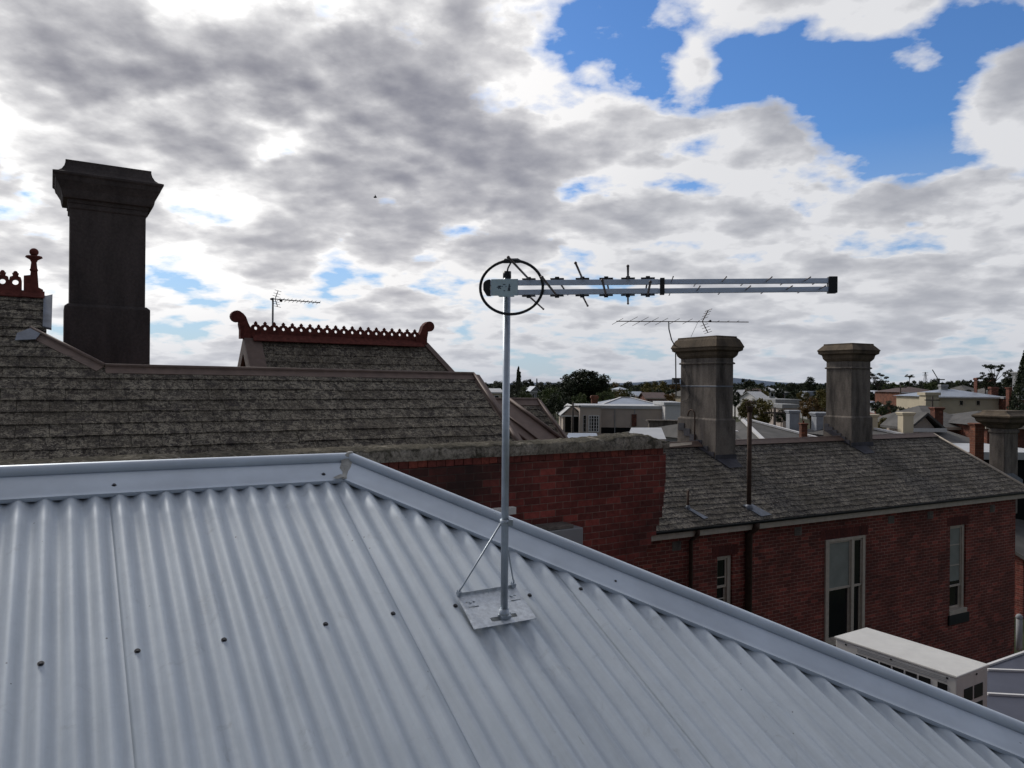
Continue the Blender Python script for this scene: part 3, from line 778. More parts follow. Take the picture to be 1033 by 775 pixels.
# ---- lower wing M with brown valley sheet
o_ = at(550, 441, 11.5, G)
MP = Plane(o_, Vector((1, 0, 0)), Vector((0, math.cos(PIT), math.sin(PIT))), G)
A2 = MP.pu
wing = thing('slate_wing', (o_.x, o_.y+1.5, -8), G, 'low slate hip roof with brown capping and valley just right of the big slate roof', 'roof')
m = MB(G); slates(m, MP, [[A2(486, 405), A2(541, 405), A2(572, 447), A2(486, 447)]], .25, .17, .011, 8, .014); build('roof', m, M['slateL'], wing, fix=False)
v2 = lambda x, y, h=0: MP.px(x, y, h)
flash('ridge_flashing', [v2(484, 404.5), v2(541.5, 404.5)], .15, M['lead'], wing, MP, .03, .02)
flash('hip_flashing', [v2(541.5, 404.5), v2(571, 446)], .075, M['lead'], wing, MP, .03, .018)
m = MB(G); e1 = v2(541.5, 404.5); e2 = v2(571, 446); e3 = Vector((e1.x+.9, e1.y+1.3, e2.z)); m.slab([e1, e2, e3], (0, 0, -.03)); e0 = v2(484, 404.5); m.slab([e0, e1, e3, Vector((e0.x, e3.y, e3.z))], (0, 0, -.03)); build('rear_slope', m, M['slateT'], wing)
m = MB(G); m.box(e0.x-.5, e2.x-.05, e2.y+.05, e3.y, -8, e2.z-.03); build('wall', m, M['brickB'], wing)
m = MB(G); q = [MP.px(x, y, .05) for x, y in ((513.5, 403), (567, 441), (567, 446), (519, 446), (492, 420), (500, 410))]; m.slab(q, -MP.n*.02)
val = build('valley_sheet', m, M['lead'], wing)
for a, b, r_ in (((514, 403), (567, 443), .05), ((507, 415), (545, 445), .022), ((498, 417), (533, 446), .03)):
    m = MB(G); m.tube([MP.px(*a, .07), MP.px(*b, .07)], r_*.6, 8); m.bar(MP.px(*a, .055), MP.px(*b, .055), r_*1.8, .02, MP.n); build('roll', m, M['lead'], val)

# ================================================================== CRESTED GABLE ROOF
DG = 14.5
yg = at(335, 345, DG, G).y
X = lambda px: onY(px, 345, yg, G).x
Z = lambda px, py: onY(px, py, yg, G).z
xa_, xb_ = X(243), X(432); zrg = Z(250, 341)
hg = thing('crested_house', ((xa_+xb_)/2, yg, -8), G, 'gabled slate roof with pierced red terracotta cresting and scroll ends behind the big slate roof', 'house')
PG = R(48)
GP = Plane(Vector((0, yg, zrg)), Vector((1, 0, 0)), Vector((0, math.cos(PG), math.sin(PG))), G)
m = MB(G); slates(m, GP, [[(xa_+.12, -3.6), (xa_+.12, -.02), (xb_, -.02), (xb_+1.55, -3.6)]], .25, .2, .011, 6, .014)
build('roof', m, M['slateL'], hg, fix=False)
bz = GP.w(0, -3.6)
m = MB(G); m.slab([(xa_+.12, yg, zrg-.01), (xb_, yg, zrg-.01), (xb_+1.5, 2*yg-bz.y, bz.z), (xa_+.12, 2*yg-bz.y, bz.z)], (0, 0, -.03)); m.slab([(xb_, yg, zrg-.01), (xb_+1.5, 2*yg-bz.y, bz.z), (xb_+1.5, bz.y, bz.z)], (0, 0, -.03)); build('rear_slope', m, M['slateT'], hg)
m = MB(G); m.box(xa_+.3, xb_+1.4, bz.y+.1, 2*yg-bz.y-.1, -8, bz.z); m.slab([(xa_+.34, yg, zrg-.2), (xa_+.34, bz.y+.1, bz.z), (xa_+.34, 2*yg-bz.y-.1, bz.z)], (.2, 0, 0)); build('wall', m, M['brickB'], hg)
for s in (-1, 1):                                   # barge boards of the left gable
    m = MB(G); a = Vector((xa_+.10, yg, zrg+.02)); b = Vector((xa_+.10, yg+s*(yg-bz.y), bz.z)); d = b-a
    m.slab([a, b, b+Vector((0, 0, -.26)), a+Vector((0, 0, -.30))], (-.06, 0, 0)); build('barge_board', m, M['lead'], hg)
    if s < 0: m = MB(G); q = GP; m.slab([GP.w(xa_+.04, 0, .05), GP.w(xa_+.04, -3.5, .05), GP.w(xa_+.34, -3.5, .05), GP.w(xa_+.34, 0, .05)], -GP.n*.03); build('verge_board', m, M['lead'], hg)
m = MB(G); m.slab([GP.w(xb_-.02, .02, .05), GP.w(xb_+1.52, -3.5, .05), GP.w(xb_+1.34, -3.5, .05), GP.w(xb_-.14, .02, .05)], -GP.n*.03); build('hip_board', m, M['lead'], hg)
m = MB(G)
for s in (-1, 1): m.slab([(X(254), yg, zrg+.08), (X(425), yg, zrg+.08), (X(425), yg+s*.16, zrg-.06), (X(254), yg+s*.16, zrg-.06)], (0, s*.012, .012))
rt2 = build('ridge_tiles', m, M['terra'], hg)
cresting(X(253), X(422), yg, zrg+.07, rt2, 20, (Z(254, 328)-Z(254, 338.5))*1.0, th=.05)
def scroll(cx, s):
    pp = MB(G); u = (X(335)-X(325))/10
    P_ = [(9.5, -1), (-3.5, -1), (-3.5, 7), (-4.5, 12)]
    for i in range(13):
        a = R(-70+i*-22); P_.append((-6.3+5.6*math.cos(a), 19.5+5.4*math.sin(a)))
    P_ += [(-1.5, 23), (1.5, 19.5), (3.5, 14), (6, 9), (9.5, 6)]
    pts = [(cx+s*x*u, yg-.07, zrg+y*u) for x, y in P_]
    pp.slab(pts, (0, .14, 0)); pp.ball((cx-s*6.3*u, yg, zrg+19.5*u), 5.4*u, 16, 12, (1, .5, 1)); build('scroll_end', pp, M['terra'], hg)
scroll(X(245.5), 1); scroll(X(426.5), -1)

# far antenna on the crested roof
fa = thing('tv_antenna', (onY(276, 330, yg+2.0, G).x, yg+2.0, zrg-1.3), G, 'small old antenna on a thin mast above the crested slate roof', 'antenna')
ym = yg+2.0; mx = onY(275.3, 302, ym, G); Zm = lambda px, py: onY(px, py, ym, G)
m = MB(G); m.tube([(mx.x, ym, zrg-1.3), (mx.x, ym, mx.z+.03)], .02, 8); build('mast', m, M['steel'], fa)
m = MB(G); m.tube([Zm(273.5, 301.5), Zm(323, 305.5)], .012, 6); build('boom', m, M['steel'], fa)
for k_ in range(11):
    px = 281+k_*4; c = Zm(px, 302+(px-275)*.075); m = MB(G); m.tube([c+Vector((0, -.16, .02)), c+Vector((0, .16, -.02))], .005, 5); build('element', m, M['steel'], fa)
for (a, b) in (((277.5, 302), (280.5, 293.5)), ((277.5, 302), (280, 309.5))):
    m = MB(G); m.tube([Zm(*a), Zm(*b)], .009, 5); r_ = build('reflector', m, M['steel'], fa)
    for t_ in (.35, .65, 1):
        c = Zm(a[0]+(b[0]-a[0])*t_, a[1]+(b[1]-a[1])*t_); m = MB(G); m.tube([c+Vector((-.10, -.12, 0)), c+Vector((.10, .12, 0))], .005, 5); build('reflector_rod', m, M['steel'], r_)
m = MB(G); m.ball(Zm(283.5, 303.3), .035, 8, 6); m.ball(Zm(274, 301.8), .035, 8, 6, (1, 1, .7)); build('junction_box', m, M['black'], fa)

# ================================================================== HOUSE B: brick house on the right
p = at(850, 590, 18, B); YB = p.y
ZE = onY(850, 519, YB, B).z                              # top of the brickwork
XB1 = onY(1024, 560, YB, B).x; XB0 = onY(640, 560, YB, B).x-3.0
hb_ = thing('brick_house', ((XB0+XB1)/2, YB+2.5, -8), B, 'dark red brick house with slate roof and two rendered chimneys at the right', 'house')
PB = R(31)
oe = Vector((0, YB-.28, ZE+.14))
BP = Plane(oe, Vector((1, 0, 0)), Vector((0, math.cos(PB), math.sin(PB))), B)
A3 = BP.pu; r_end = A3(941, 438.5); vtopB = r_end[1]; e_c = A3(1036, 497)
u0 = A3(640, 470)[0]-4.0
print('B roof ridge v', vtopB, 'end', r_end, 'eave corner', e_c, 'wall end', XB1)
m = MB(B); slates(m, BP, [[(u0, 0), (u0, vtopB), r_end, (XB1+.32, 0)]], .26, .165, .010, 11, .018)
roofB = build('roof', m, M['slateB'], hb_, fix=False)
run = vtopB*math.cos(PB); zrB = oe.z+vtopB*math.sin(PB); yrB = oe.y+run
m = MB(B); rE = Vector((r_end[0], yrB, zrB)); ebk = Vector((XB1+.32, yrB+run, oe.z)); efr = Vector((XB1+.32, oe.y, oe.z))
m.slab([(u0, yrB, zrB), rE, ebk, (u0, yrB+run, oe.z)], (0, 0, -.03)); m.slab([rE, efr, ebk], (0, 0, -.03)); build('rear_slope', m, M['slateT'], hb_)
# walls with openings
W1 = [onY(x, y, YB, B) for x, y in ((832, 545), (871, 640))]; W2 = [onY(x, y, YB, B) for x, y in ((958.5, 531), (974, 613.5))]; W3 = [onY(x, y, YB, B) for x, y in ((723.5, 562), (738.5, 625))]
ops = []
for a, b in (W3, W1, W2): ops.append((a.x, b.x, min(a.z, b.z), max(a.z, b.z)))
print('openings', [(round(b-a, 2), round(d-c, 2)) for a, b, c, d in ops])
m = MB(B); x = XB0
for (a, b, c, d) in ops:
    m.box(x, a, YB, YB+.34, -8, ZE); m.box(a, b, YB, YB+.34, -8, c); m.box(a, b, YB, YB+.34, d, ZE); x = b
m.box(x, XB1, YB, YB+.34, -8, ZE); m.box(XB1-.34, XB1, YB+.34, YB+2*run-.6, -8, ZE); m.box(XB0, XB1-.34, YB+2*run-.9, YB+2*run-.6, -8, ZE)
wallB = build('wall', m, M['brickB'], hb_)
def lintel(a, b, d):
    m = MB(B); n = int((b-a+.3)/.085); x = a-.15
    for i in range(n): 
        w = (b-a+.3)/n; m.box(x+i*w+.004, x+(i+1)*w-.004, YB-.004, YB+.05, d+.004, d+.235)
    build('soldier_course', m, M['bricksB'], wallB)
for (a, b, c, d) in ops: lintel(a, b, d)
def sash(op, style):
    a, b, c, d = op; w = b-a; fr = MB(B); t_ = .065; y0 = YB+(.07 if style != 'pair' else -.02); y1 = YB+.2
    win = MB(B)
    jl = .12 if style == 'pair' else .04
    fr.box(a, a+jl, y0-.02, y1, c, d); fr.box(b-t_*1.6, b-.001, y0-.02, y1, c, d); fr.box(a+jl, b-t_*1.6, y0-.02, y1, d-t_, d); fr.box(a-.03, b+.03, YB-.03, y1, c-.10, c+.03)
    wob = build('window', fr, M['frame'], hb_, bevel=.006)
    i0, i1 = a+jl, b-t_*1.6
    if style == 'pair':
        mm = MB(B); xm = i0+(i1-i0)*.66; mm.box(xm, xm+.10, y0-.02, y1, c+.03, d-t_); build('mullion', mm, M['frame'], wob, bevel=.005)
        bays = [(i0, xm), (xm+.10, i1)]
    else: bays = [(i0, i1)]
    for k_, (p, q) in enumerate(bays):
        zm = c+(d-c)*(.5 if style != 'w2' else .27)
        s_ = MB(B); e = .04
        for (za, zb, yy) in ((zm, d-t_, y0+.01), (c+.03, zm+.04, y0+.05)):
            s_.box(p, p+e, yy, yy+.04, za, zb); s_.box(q-e, q, yy, yy+.04, za, zb); s_.box(p+e, q-e, yy, yy+.04, zb-e, zb); s_.box(p+e, q-e, yy, yy+.04, za, za+e*1.3)
        if style in ('w2', 'narrow'):
            for f_ in ((.52, .76) if style == 'w2' else (.33, .66)): zz_ = c+(d-c)*f_; s_.box(p+e, q-e, y0+.015, y0+.045, zz_-.012, zz_+.012)
        build('sash', s_, M['frame'], wob, bevel=.004)
        g_ = MB(B); g_.box(p+.02, q-.02, y0+.03, y0+.034, zm+.02, d-t_-.01); g_.box(p+.02, q-.02, y0+.07, y0+.074, c+.05, zm+.03); build('pane', g_, M['glass'], wob)
        if style != 'narrow' and k_ == 0:
            g_ = MB(B); g_.box(p+e, q-e, y0+.0285, y0+.0295, zm+.05+(.0 if style == 'pair' else .1), d-t_-e); build('blind', g_, M['blind'], wob)
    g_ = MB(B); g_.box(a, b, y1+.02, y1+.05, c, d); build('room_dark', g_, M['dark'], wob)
    return wob
sash(ops[1], 'pair'); w2_ = sash(ops[2], 'w2'); sash(ops[0], 'narrow')
m = MB(B); a, b, c, d = ops[2]; m.box(a-.08, b+.10, YB-.05, YB+.06, c-.36, c-.105); build('stone_sill', m, M['gutter'], w2_)
# fascia, gutter, downpipes, vents
m = MB(B); m.box(XB0, XB1+.30, YB-.24, YB-.21, ZE-.055, ZE+.12); m.box(XB0, XB1+.3, YB-.209, YB-.002, ZE-.004, ZE+.02); build('fascia', m, M['frame'], hb_, bevel=.004)
m = MB(B)
gx0, gx1 = XB0, XB1+.36
vs = []; 
for x in (gx0, gx1):
    for k_ in range(9):
        an = math.pi+math.pi*k_/8; vs.append((x, YB-.30+.06*math.cos(an), ZE+.145+.065*math.sin(an)))
m.mesh(vs, [(k_, k_+1, k_+10, k_+9) for k_ in range(8)], True); m.box(gx0, gx1, YB-.368, YB-.354, ZE+.13, ZE+.152); m.box(gx0, gx1, YB-.247, YB-.238, ZE+.12, ZE+.15)
gt = build('gutter', m, M['gutter'], hb_); s = gt.modifiers.new('t', 'SOLIDIFY'); s.thickness = .004
for px, w in ((694, .045), (752.5, .075)):
    q = onY(px, 560, YB, B); m = MB(B); m.tube([(q.x, YB-.30, ZE+.10), (q.x, YB-.30, ZE), (q.x, YB-.09, ZE-.18), (q.x, YB-.09, -8)], w, 10); build('downpipe', m, M['rust'], hb_)
for px, py in ((682.5, 548), (805, 533.5), (899, 522), (938.5, 517.5), (1001, 511)):
    q = onY(px, py, YB, B); m = MB(B)
    q.z -= .06; m.box(q.x-.12, q.x+.12, YB-.008, YB+.03, q.z-.10, q.z+.10)
    for i in range(5):
        for j in range(4): m.box(q.x-.095+i*.04, q.x-.07+i*.04, YB-.016, YB-.007, q.z-.08+j*.042, q.z-.058+j*.042)
    build('wall_vent', m, M['cement'], hb_)
# ridge and hip cappings
m = MB(B); 
for s in (-1, 1): m.slab([(u0, yrB, zrB+.05), (r_end[0]+.03, yrB, zrB+.05), (r_end[0]+.03, yrB+s*.17, zrB-.06), (u0, yrB+s*.17, zrB-.06)], (0, s*.01, .012))
m.tube([(u0, yrB, zrB+.05), (r_end[0], yrB, zrB+.05)], .025, 8); build('ridge_flashing', m, M['lead'], hb_)
m = MB(B); m.tube([rE+Vector((0,0,.04)), efr+Vector((0,0,.03))], .028, 8); d_ = (efr-rE).normalized(); m.bar(rE+Vector((0,0,.025)), efr+Vector((0,0,.015)), .13, .018); build('hip_flashing', m, M['frame'], hb_)
# roof chimneys
def bchim(xc_px, corner_py, wl_px, wr_px, ztop_py, splitsname, py_pl, py_str, py_capbot):
    c = BP.px(xc_px, corner_py)                     # front-left... the corner nearest the camera
    x0 = c.x; y0 = c.y
    # right end of the front face
    x1 = onY(xc_px+wr_px, corner_py, y0, B).x; y1 = onX(xc_px-wl_px, corner_py-10, x0, B).y
    zz = lambda py: onY(xc_px, py, y0, B).z
    cp_ = [(0, zz(py_capbot+1)), (.03, zz(py_capbot)), (.07, zz(py_capbot-2)), (.09, zz(py_capbot-5.5)), (.16, zz(py_capbot-7)), (.17, zz(py_capbot-9.5)), (.19, zz(py_capbot-10.5)), (.11, zz(ztop_py+3.5)), (.06, zz(ztop_py+1.5)), (.055, zz(ztop_py)), (-.08, zz(ztop_py))]
    print('chimney', splitsname, x1-x0, y1-y0, zz(ztop_py)-c.z)
    ch_ = chimney('chimney', B, x0, x1, y0, y1, c.z-1.2, zz(py_capbot-4), cp_, zz(py_pl), .05, M['cement'], hb_, string=zz(py_str), capmat=M['capstone'])
    # stepped lead apron
    m = MB(B); n = 6
    for i in range(n):
        ya_, yb_ = y0+(y1-y0)*i/n, y0+(y1-y0)*(i+1)/n; zb_ = oe.z+(ya_-oe.y)*math.tan(PB)
        m.box(x0-.066, x0-.052, ya_, yb_+.002, zb_-.02, zb_+.17)
    m.box(x0-.07, x1+.07, y0-.066, y0-.052, c.z-.12, c.z+.10)
    u_, v_ = BP.uv(c); m.slab([BP.w(u_-.35, v_+.75, .03), BP.w(u_-.05, v_+.75, .03), BP.w(u_+.02, v_-.05, .03), BP.w(u_+.6, v_-.05, .03), BP.w(u_+.55, v_-.40, .03), BP.w(u_+.1, v_-.42, .03)], -BP.n*.006)
    build('lead_apron', m, M['leaddark'], ch_)
    return ch_, x0, x1, y0, y1, zz
c1 = bchim(722, 463, 36, 17, 338.5, 'first', 423, 366, 360)
c2 = bchim(858.5, 450, 25.5, 19, 346, 'second', 420.5, 371, 363.5)
_, x0, x1, y0, y1, zz = c1
m = MB(B); m.rings(x0, x1, y0, y1, [(.003, zz(390.5)), (.006, zz(390.2)), (.006, zz(389.4)), (.003, zz(389.2))]); build('steel_strap', m, M['leadg'], c1[0])
q = onX(700, 430, x0-.10, B); zq = lambda py: onX(700, py, x0-.10, B).z
pts = [Vector((x0-.10, q.y-.03, zq(444))), Vector((x0-.10, q.y-.03, zq(424)))]
for i in range(9):
    a = R(-20+200*i/8); pts.append(Vector((x0-.10, q.y+.10-.0+.13*math.cos(math.pi-a)*-1*-1, zq(420)+.16*math.sin(a))))
m = MB(B); m.tube(pts, .018, 8); build('hooked_pipe', m, M['rust'], c1[0])
# thin cable wandering down the chimney
m = MB(B); cb = [onX(x, y, x0-.015, B) for x, y in ((690, 362), (691, 372), (694, 380), (694, 392), (696, 398), (693, 404), (688, 404))]; m.tube(cb, .006, 5); build('loose_cable', m, M['cable'], c1[0])
# ledge at the roof's left end
q1_, q2_ = BP.px(672, 446, .03), BP.px(700, 446, .03)
m = MB(B); m.slab([BP.px(660, 449, .06), BP.px(698, 445.5, .06), BP.px(698, 448.5, .06), BP.px(660, 452.5, .06)], -BP.n*.06); build('timber_ledge', m, M['frame'], hb_)
# vent pipes through the roof
def vpipe(px, pyb, pyt, r, name, collar):
    c = BP.px(px, pyb); zt2 = onY(px, pyt, c.y, B).z
    m = MB(B); m.tube([c-Vector((0,0,.2)), Vector((c.x, c.y, zt2))], r, 12)
    if collar:
        m.tube([Vector((c.x, c.y, zt2-.13)), Vector((c.x, c.y, zt2-.03)), Vector((c.x, c.y, zt2))], [r*1.3, r*1.3, r*1.7], 12)
        for a in range(6): an = a*math.pi/3; m.tube([Vector((c.x+r*1.7*math.cos(an), c.y+r*1.7*math.sin(an), zt2-.02)), Vector((c.x+r*1.9*math.cos(an), c.y+r*1.9*math.sin(an), zt2+.09)), Vector((c.x, c.y, zt2+.13))], .008, 5)
    v = build(name, m, M['rust'], hb_)
    u_, v_ = BP.uv(c); m = MB(B); m.slab([BP.w(u_-.13, v_+.1, .035), BP.w(u_+.17, v_+.1, .035), BP.w(u_+.42, v_-.30, .035), BP.w(u_+.08, v_-.32, .035)] if collar else [BP.w(u_-.07, v_+.06, .03), BP.w(u_+.03, v_+.06, .03), BP.w(u_+.3, v_-.34, .03), BP.w(u_+.16, v_-.36, .03)], -BP.n*.012)
    m.lathe(c, [(r*2, -.05), (r*1.6, .06), (r*1.15, .09)], 12); build('pipe_flashing', m, M['leadg'], v)
vpipe(755.5, 513, 410, .052, 'vent_pipe', True); vpipe(694, 514, 495, .028, 'short_vent_pipe', False)
# antenna strapped to the first chimney
q = onX(682, 390, x0-.02, B)
yA = y1+.05
Z4 = lambda px, py: onY(px, py, yA, B)
an2 = thing('tv_antenna', Z4(681.5, 395), B, 'old rusty yagi antenna on a bent pole strapped to the left rendered chimney', 'antenna')
m = MB(B); m.tube([Z4(682, 400), Z4(681.5, 350), Z4(677.5, 343), Z4(674.8, 332), Z4(674.5, 324)], .016, 8); build('mast', m, M['steel'], an2)
m = MB(B); m.tube([Z4(622, 324.2), Z4(755, 325)], .013, 6); build('boom', m, M['rust'], an2)
m = MB(B); m.box(Z4(679, 382).x, Z4(685, 382).x, yA-.03, yA+.05, Z4(682, 386.5).z, Z4(682, 381.5).z); m.box(Z4(678, 382).x, Z4(690, 382).x, yA-.01, yA+.01, Z4(682, 382.6).z, Z4(682, 381.4).z); build('mast_bracket', m, M['steel'], an2)
for px, L_ in ((623, .40), (634.5, .62), (646, .58), (657, .52), (667.5, .46), (680, .40), (693.5, .36), (704, .14), (714, .14), (724, .13), (734, .13), (744, .12)):
    c = Z4(px, 324.4); m = MB(B); d_ = Vector((.42, -.80, .42)).normalized(); m.tube([c+d_*L_*.42, c-d_*L_*.42], .006, 5); build('element', m, M['rust'], an2)
for b in ((714.5, 313), (714, 335.5)):
    a = (708.5, 324.5); m = MB(B); m.tube([Z4(*a), Z4(*b)], .013, 5); rf = build('reflector', m, M['rust'], an2)
    for t_ in (.3, .55, .8, 1):
        c = Z4(a[0]+(b[0]-a[0])*t_, a[1]+(b[1]-a[1])*t_); m = MB(B); m.tube([c+Vector((-.03, -.18, .02)), c+Vector((.05, .18, -.02))], .007, 5); build('reflector_rod', m, M['rust'], rf)
m = MB(B); m.tube([Z4(704, 325), Z4(697, 340)], .005, 5); build('stay_wire', m, M['steel'], an2)
m = MB(B); m.ball(Z4(716.5, 324), .035, 8, 6); build('junction_box', m, M['black'], an2)

# ================================================================== AIR CONDITIONERS
c = at(965.5, 682, 5.2, G)                 # top corner nearest the camera
xw = onX, 0
x0 = c.x; y0 = c.y; zt = c.z
y1 = onX(843, 640, x0, G).y; x1 = onY(996.5, 677, y0, G).x
print('ac', y1-y0, x1-x0, zt)
ac = thing('air_conditioner', ((x0+x1)/2, (y0+y1)/2, zt-.72), G, 'white outdoor air conditioning unit seen end on beside the brick house window', 'air conditioner')
m = MB(G); m.box(x0, x1, y0, y1, zt-.70, zt-.022); 
body = build('casing', m, M['acw'], ac, bevel=.008)
m = MB(G); m.box(x0-.008, x1+.008, y0-.008, y1+.008, zt-.02, zt); build('lid', m, M['acw'], ac, bevel=.006)
L_ = y1-y0
yy = y0+.07
gm = MB(G); n = 7
for i in range(n):
    a = y0+L_*(.07+.105*i)+ (L_*.02 if i > 0 else 0); b = a+L_*.088
    if i == 0: b = a+L_*.07
    gm.box(x0-.004, x0+.02, a, b, zt-.33, zt-.085); gm.box(x0-.004, x0+.02, a, b, zt-.60, zt-.36)
build('intake_grille', gm, M['dark'], ac)
gm = MB(G)
for i in range(3): gm.box(x0-.003, x0+.004, y0+.07, y1-L_*.2, zt-.045-.011*i, zt-.040-.011*i)
build('louvre_slots', gm, M['greyw'], ac)
gm = MB(G); w = x1-x0
for i in range(2):
    for j in range(3): gm.box(x0+w*(.22+.33*i), x0+w*(.49+.33*i), y0-.004, y0+.02, zt-.21-.13*j, zt-.115-.13*j)
build('end_grille', gm, M['gutter'], ac)
gm = MB(G)
for p_ in ((x0-.004, y0+.06), (x0-.004, y0+L_*.5), (x0-.004, y1-.1)): gm.box(p_[0], p_[0]+.01, p_[1], p_[1]+.014, zt-.045, zt-.032)
gm.box(x0+w*.6, x0+w*.64, y0-.004, y0+.01, zt-.045, zt-.032); build('case_screws', gm, M['gutter'], ac)
m = MB(G)
for yy in (y0+.12, y1-.15): m.box(x0-.02, x1+.02, yy, yy+.05, zt-.74, zt-.70)
build('feet', m, M['gutter'], ac)
# deck roof under it, right of the brick house corner
dz = zt-.745
m = MB(G); far = onZ(1033, 655, dz, G)
dpl = [onZ(px, py, dz, G) for px, py in ((950, 688), (992, 673.5), (1060, 649), (1060, 775), (950, 775))]; m.slab(dpl, (0, 0, -.08))
dk = empty('flat_roof_annex', ((x0+1.4), (y0+y1)/2, -8), G); tag(dk, 'low annex with dark blue flat roof and white seams behind the white air conditioner', 'building')
build('roof', m, M['navy'], dk)
m = MB(G); m.slab([(p_.x, p_.y, dz-.081) for p_ in dpl], (0, 0, -(dz+7.9)-.02)) if False else m.slab([(p_.x, p_.y, dz-.081) for p_ in dpl], (0, 0, -8-dz+.081)); build('wall', m, M['brickB'], dk)
sm = []
for a, b in (((996, 676.5), (1050, 678.5)), ((996, 701), (1050, 704)), ((992, 673.5), (1050, 653))):
    pa, pb_ = onZ(*a, dz, G), onZ(*b, dz, G); m = MB(G); m.bar(pa+Vector((0,0,.008)), pb_+Vector((0,0,.008)), .028, .022); build('seam', m, M['white'], dk)
q = onZ(1028, 656, dz, G)
m = MB(G); m.tube([q, q+Vector((0,0,.34))], .03, 10); m.ball(q+Vector((0,0,.35)), .035, 10, 6); o = build('vent_pipe', m, M['greyw']); tag(o, 'short grey pipe standing at the corner of the brick house', 'pipe')
# white box on the parapet wall and the small bracket
c = onY(588, 532, YP-.26, G); c0_ = onY(545, 532, YP-.26, G)
bx = thing('meter_box', ((c.x+c0_.x)/2, YP-.15, c.z-.5), G, 'pale grey box with a lid fixed to the near brick wall behind the hip', 'box')
m = MB(G); m.box(c0_.x, c.x, YP-.27, YP-.015, c.z-.55, c.z); build('casing', m, M['greyw'], bx, bevel=.012)
m = MB(G); m.box(c0_.x-.02, c.x-.13, YP-.25, YP-.015, c.z+.003, c.z+.045); build('lid', m, M['cement'], bx, bevel=.006)
c = onY(519.5, 514, YP-.4, G); c0_ = onY(498, 514, YP-.4, G)
m = MB(G); m.box(c0_.x, c.x, YP-.43, YP-.35, c.z-.05, c.z+.03); m.box(c.x-.16, c.x-.10, YP-.35, YP-.01, c.z-.10, c.z-.05)
o = build('wall_fitting', m, M['acw'], bevel=.005); tag(o, 'small white fitting on a bracket just right of the antenna pole', 'fitting')

# big cropped chimney at the far right
hp_ = BP.px(1012, 484); yQ = hp_.y+.9; xq0 = onY(1013, 450, yQ, B).x; xq1 = onY(1027, 450, yQ, B).x; yQ1 = onX(998, 450, xq0, B).y; zq = lambda py: onY(1012, py, yQ, B).z
u = (xq1-xq0)/17
m = MB(B); m.box(xq0, xq1, yQ, yQ1, zq(520), zq(432)); m.rings(xq0, xq1, yQ, yQ1, [(.001, zq(438)), (.03, zq(437)), (.03, zq(435)), (.001, zq(434))]); sq = build('chimney', m, M['cement'], hb_, bevel=.01, label='squat wide-capped chimney cut by the right edge')
m = MB(B); m.rings(xq0, xq1, yQ, yQ1, [(0, zq(433)), (u*1.5, zq(432)), (u*3, zq(429)), (u*6, zq(426)), (u*6.5, zq(423)), (u*8, zq(421)), (u*8, zq(419.5)), (u*4, zq(416.5)), (u*3, zq(414.5)), (-u*2, zq(414.5))]); build('chimney_cap', m, M['capstone'], sq, bevel=.008)
m = MB(B); m.slab([(xq0-.1, yQ-.05, zq(483)), (xq1+.15, yQ-.05, zq(491)), (xq1+.15, yQ-.05, zq(485)), (xq1*.5+xq0*.5, yQ-.05, zq(478)), (xq0-.1, yQ-.05, zq(478))], (0, -.02, 0)); build('lead_apron', m, M['leadg'], sq)

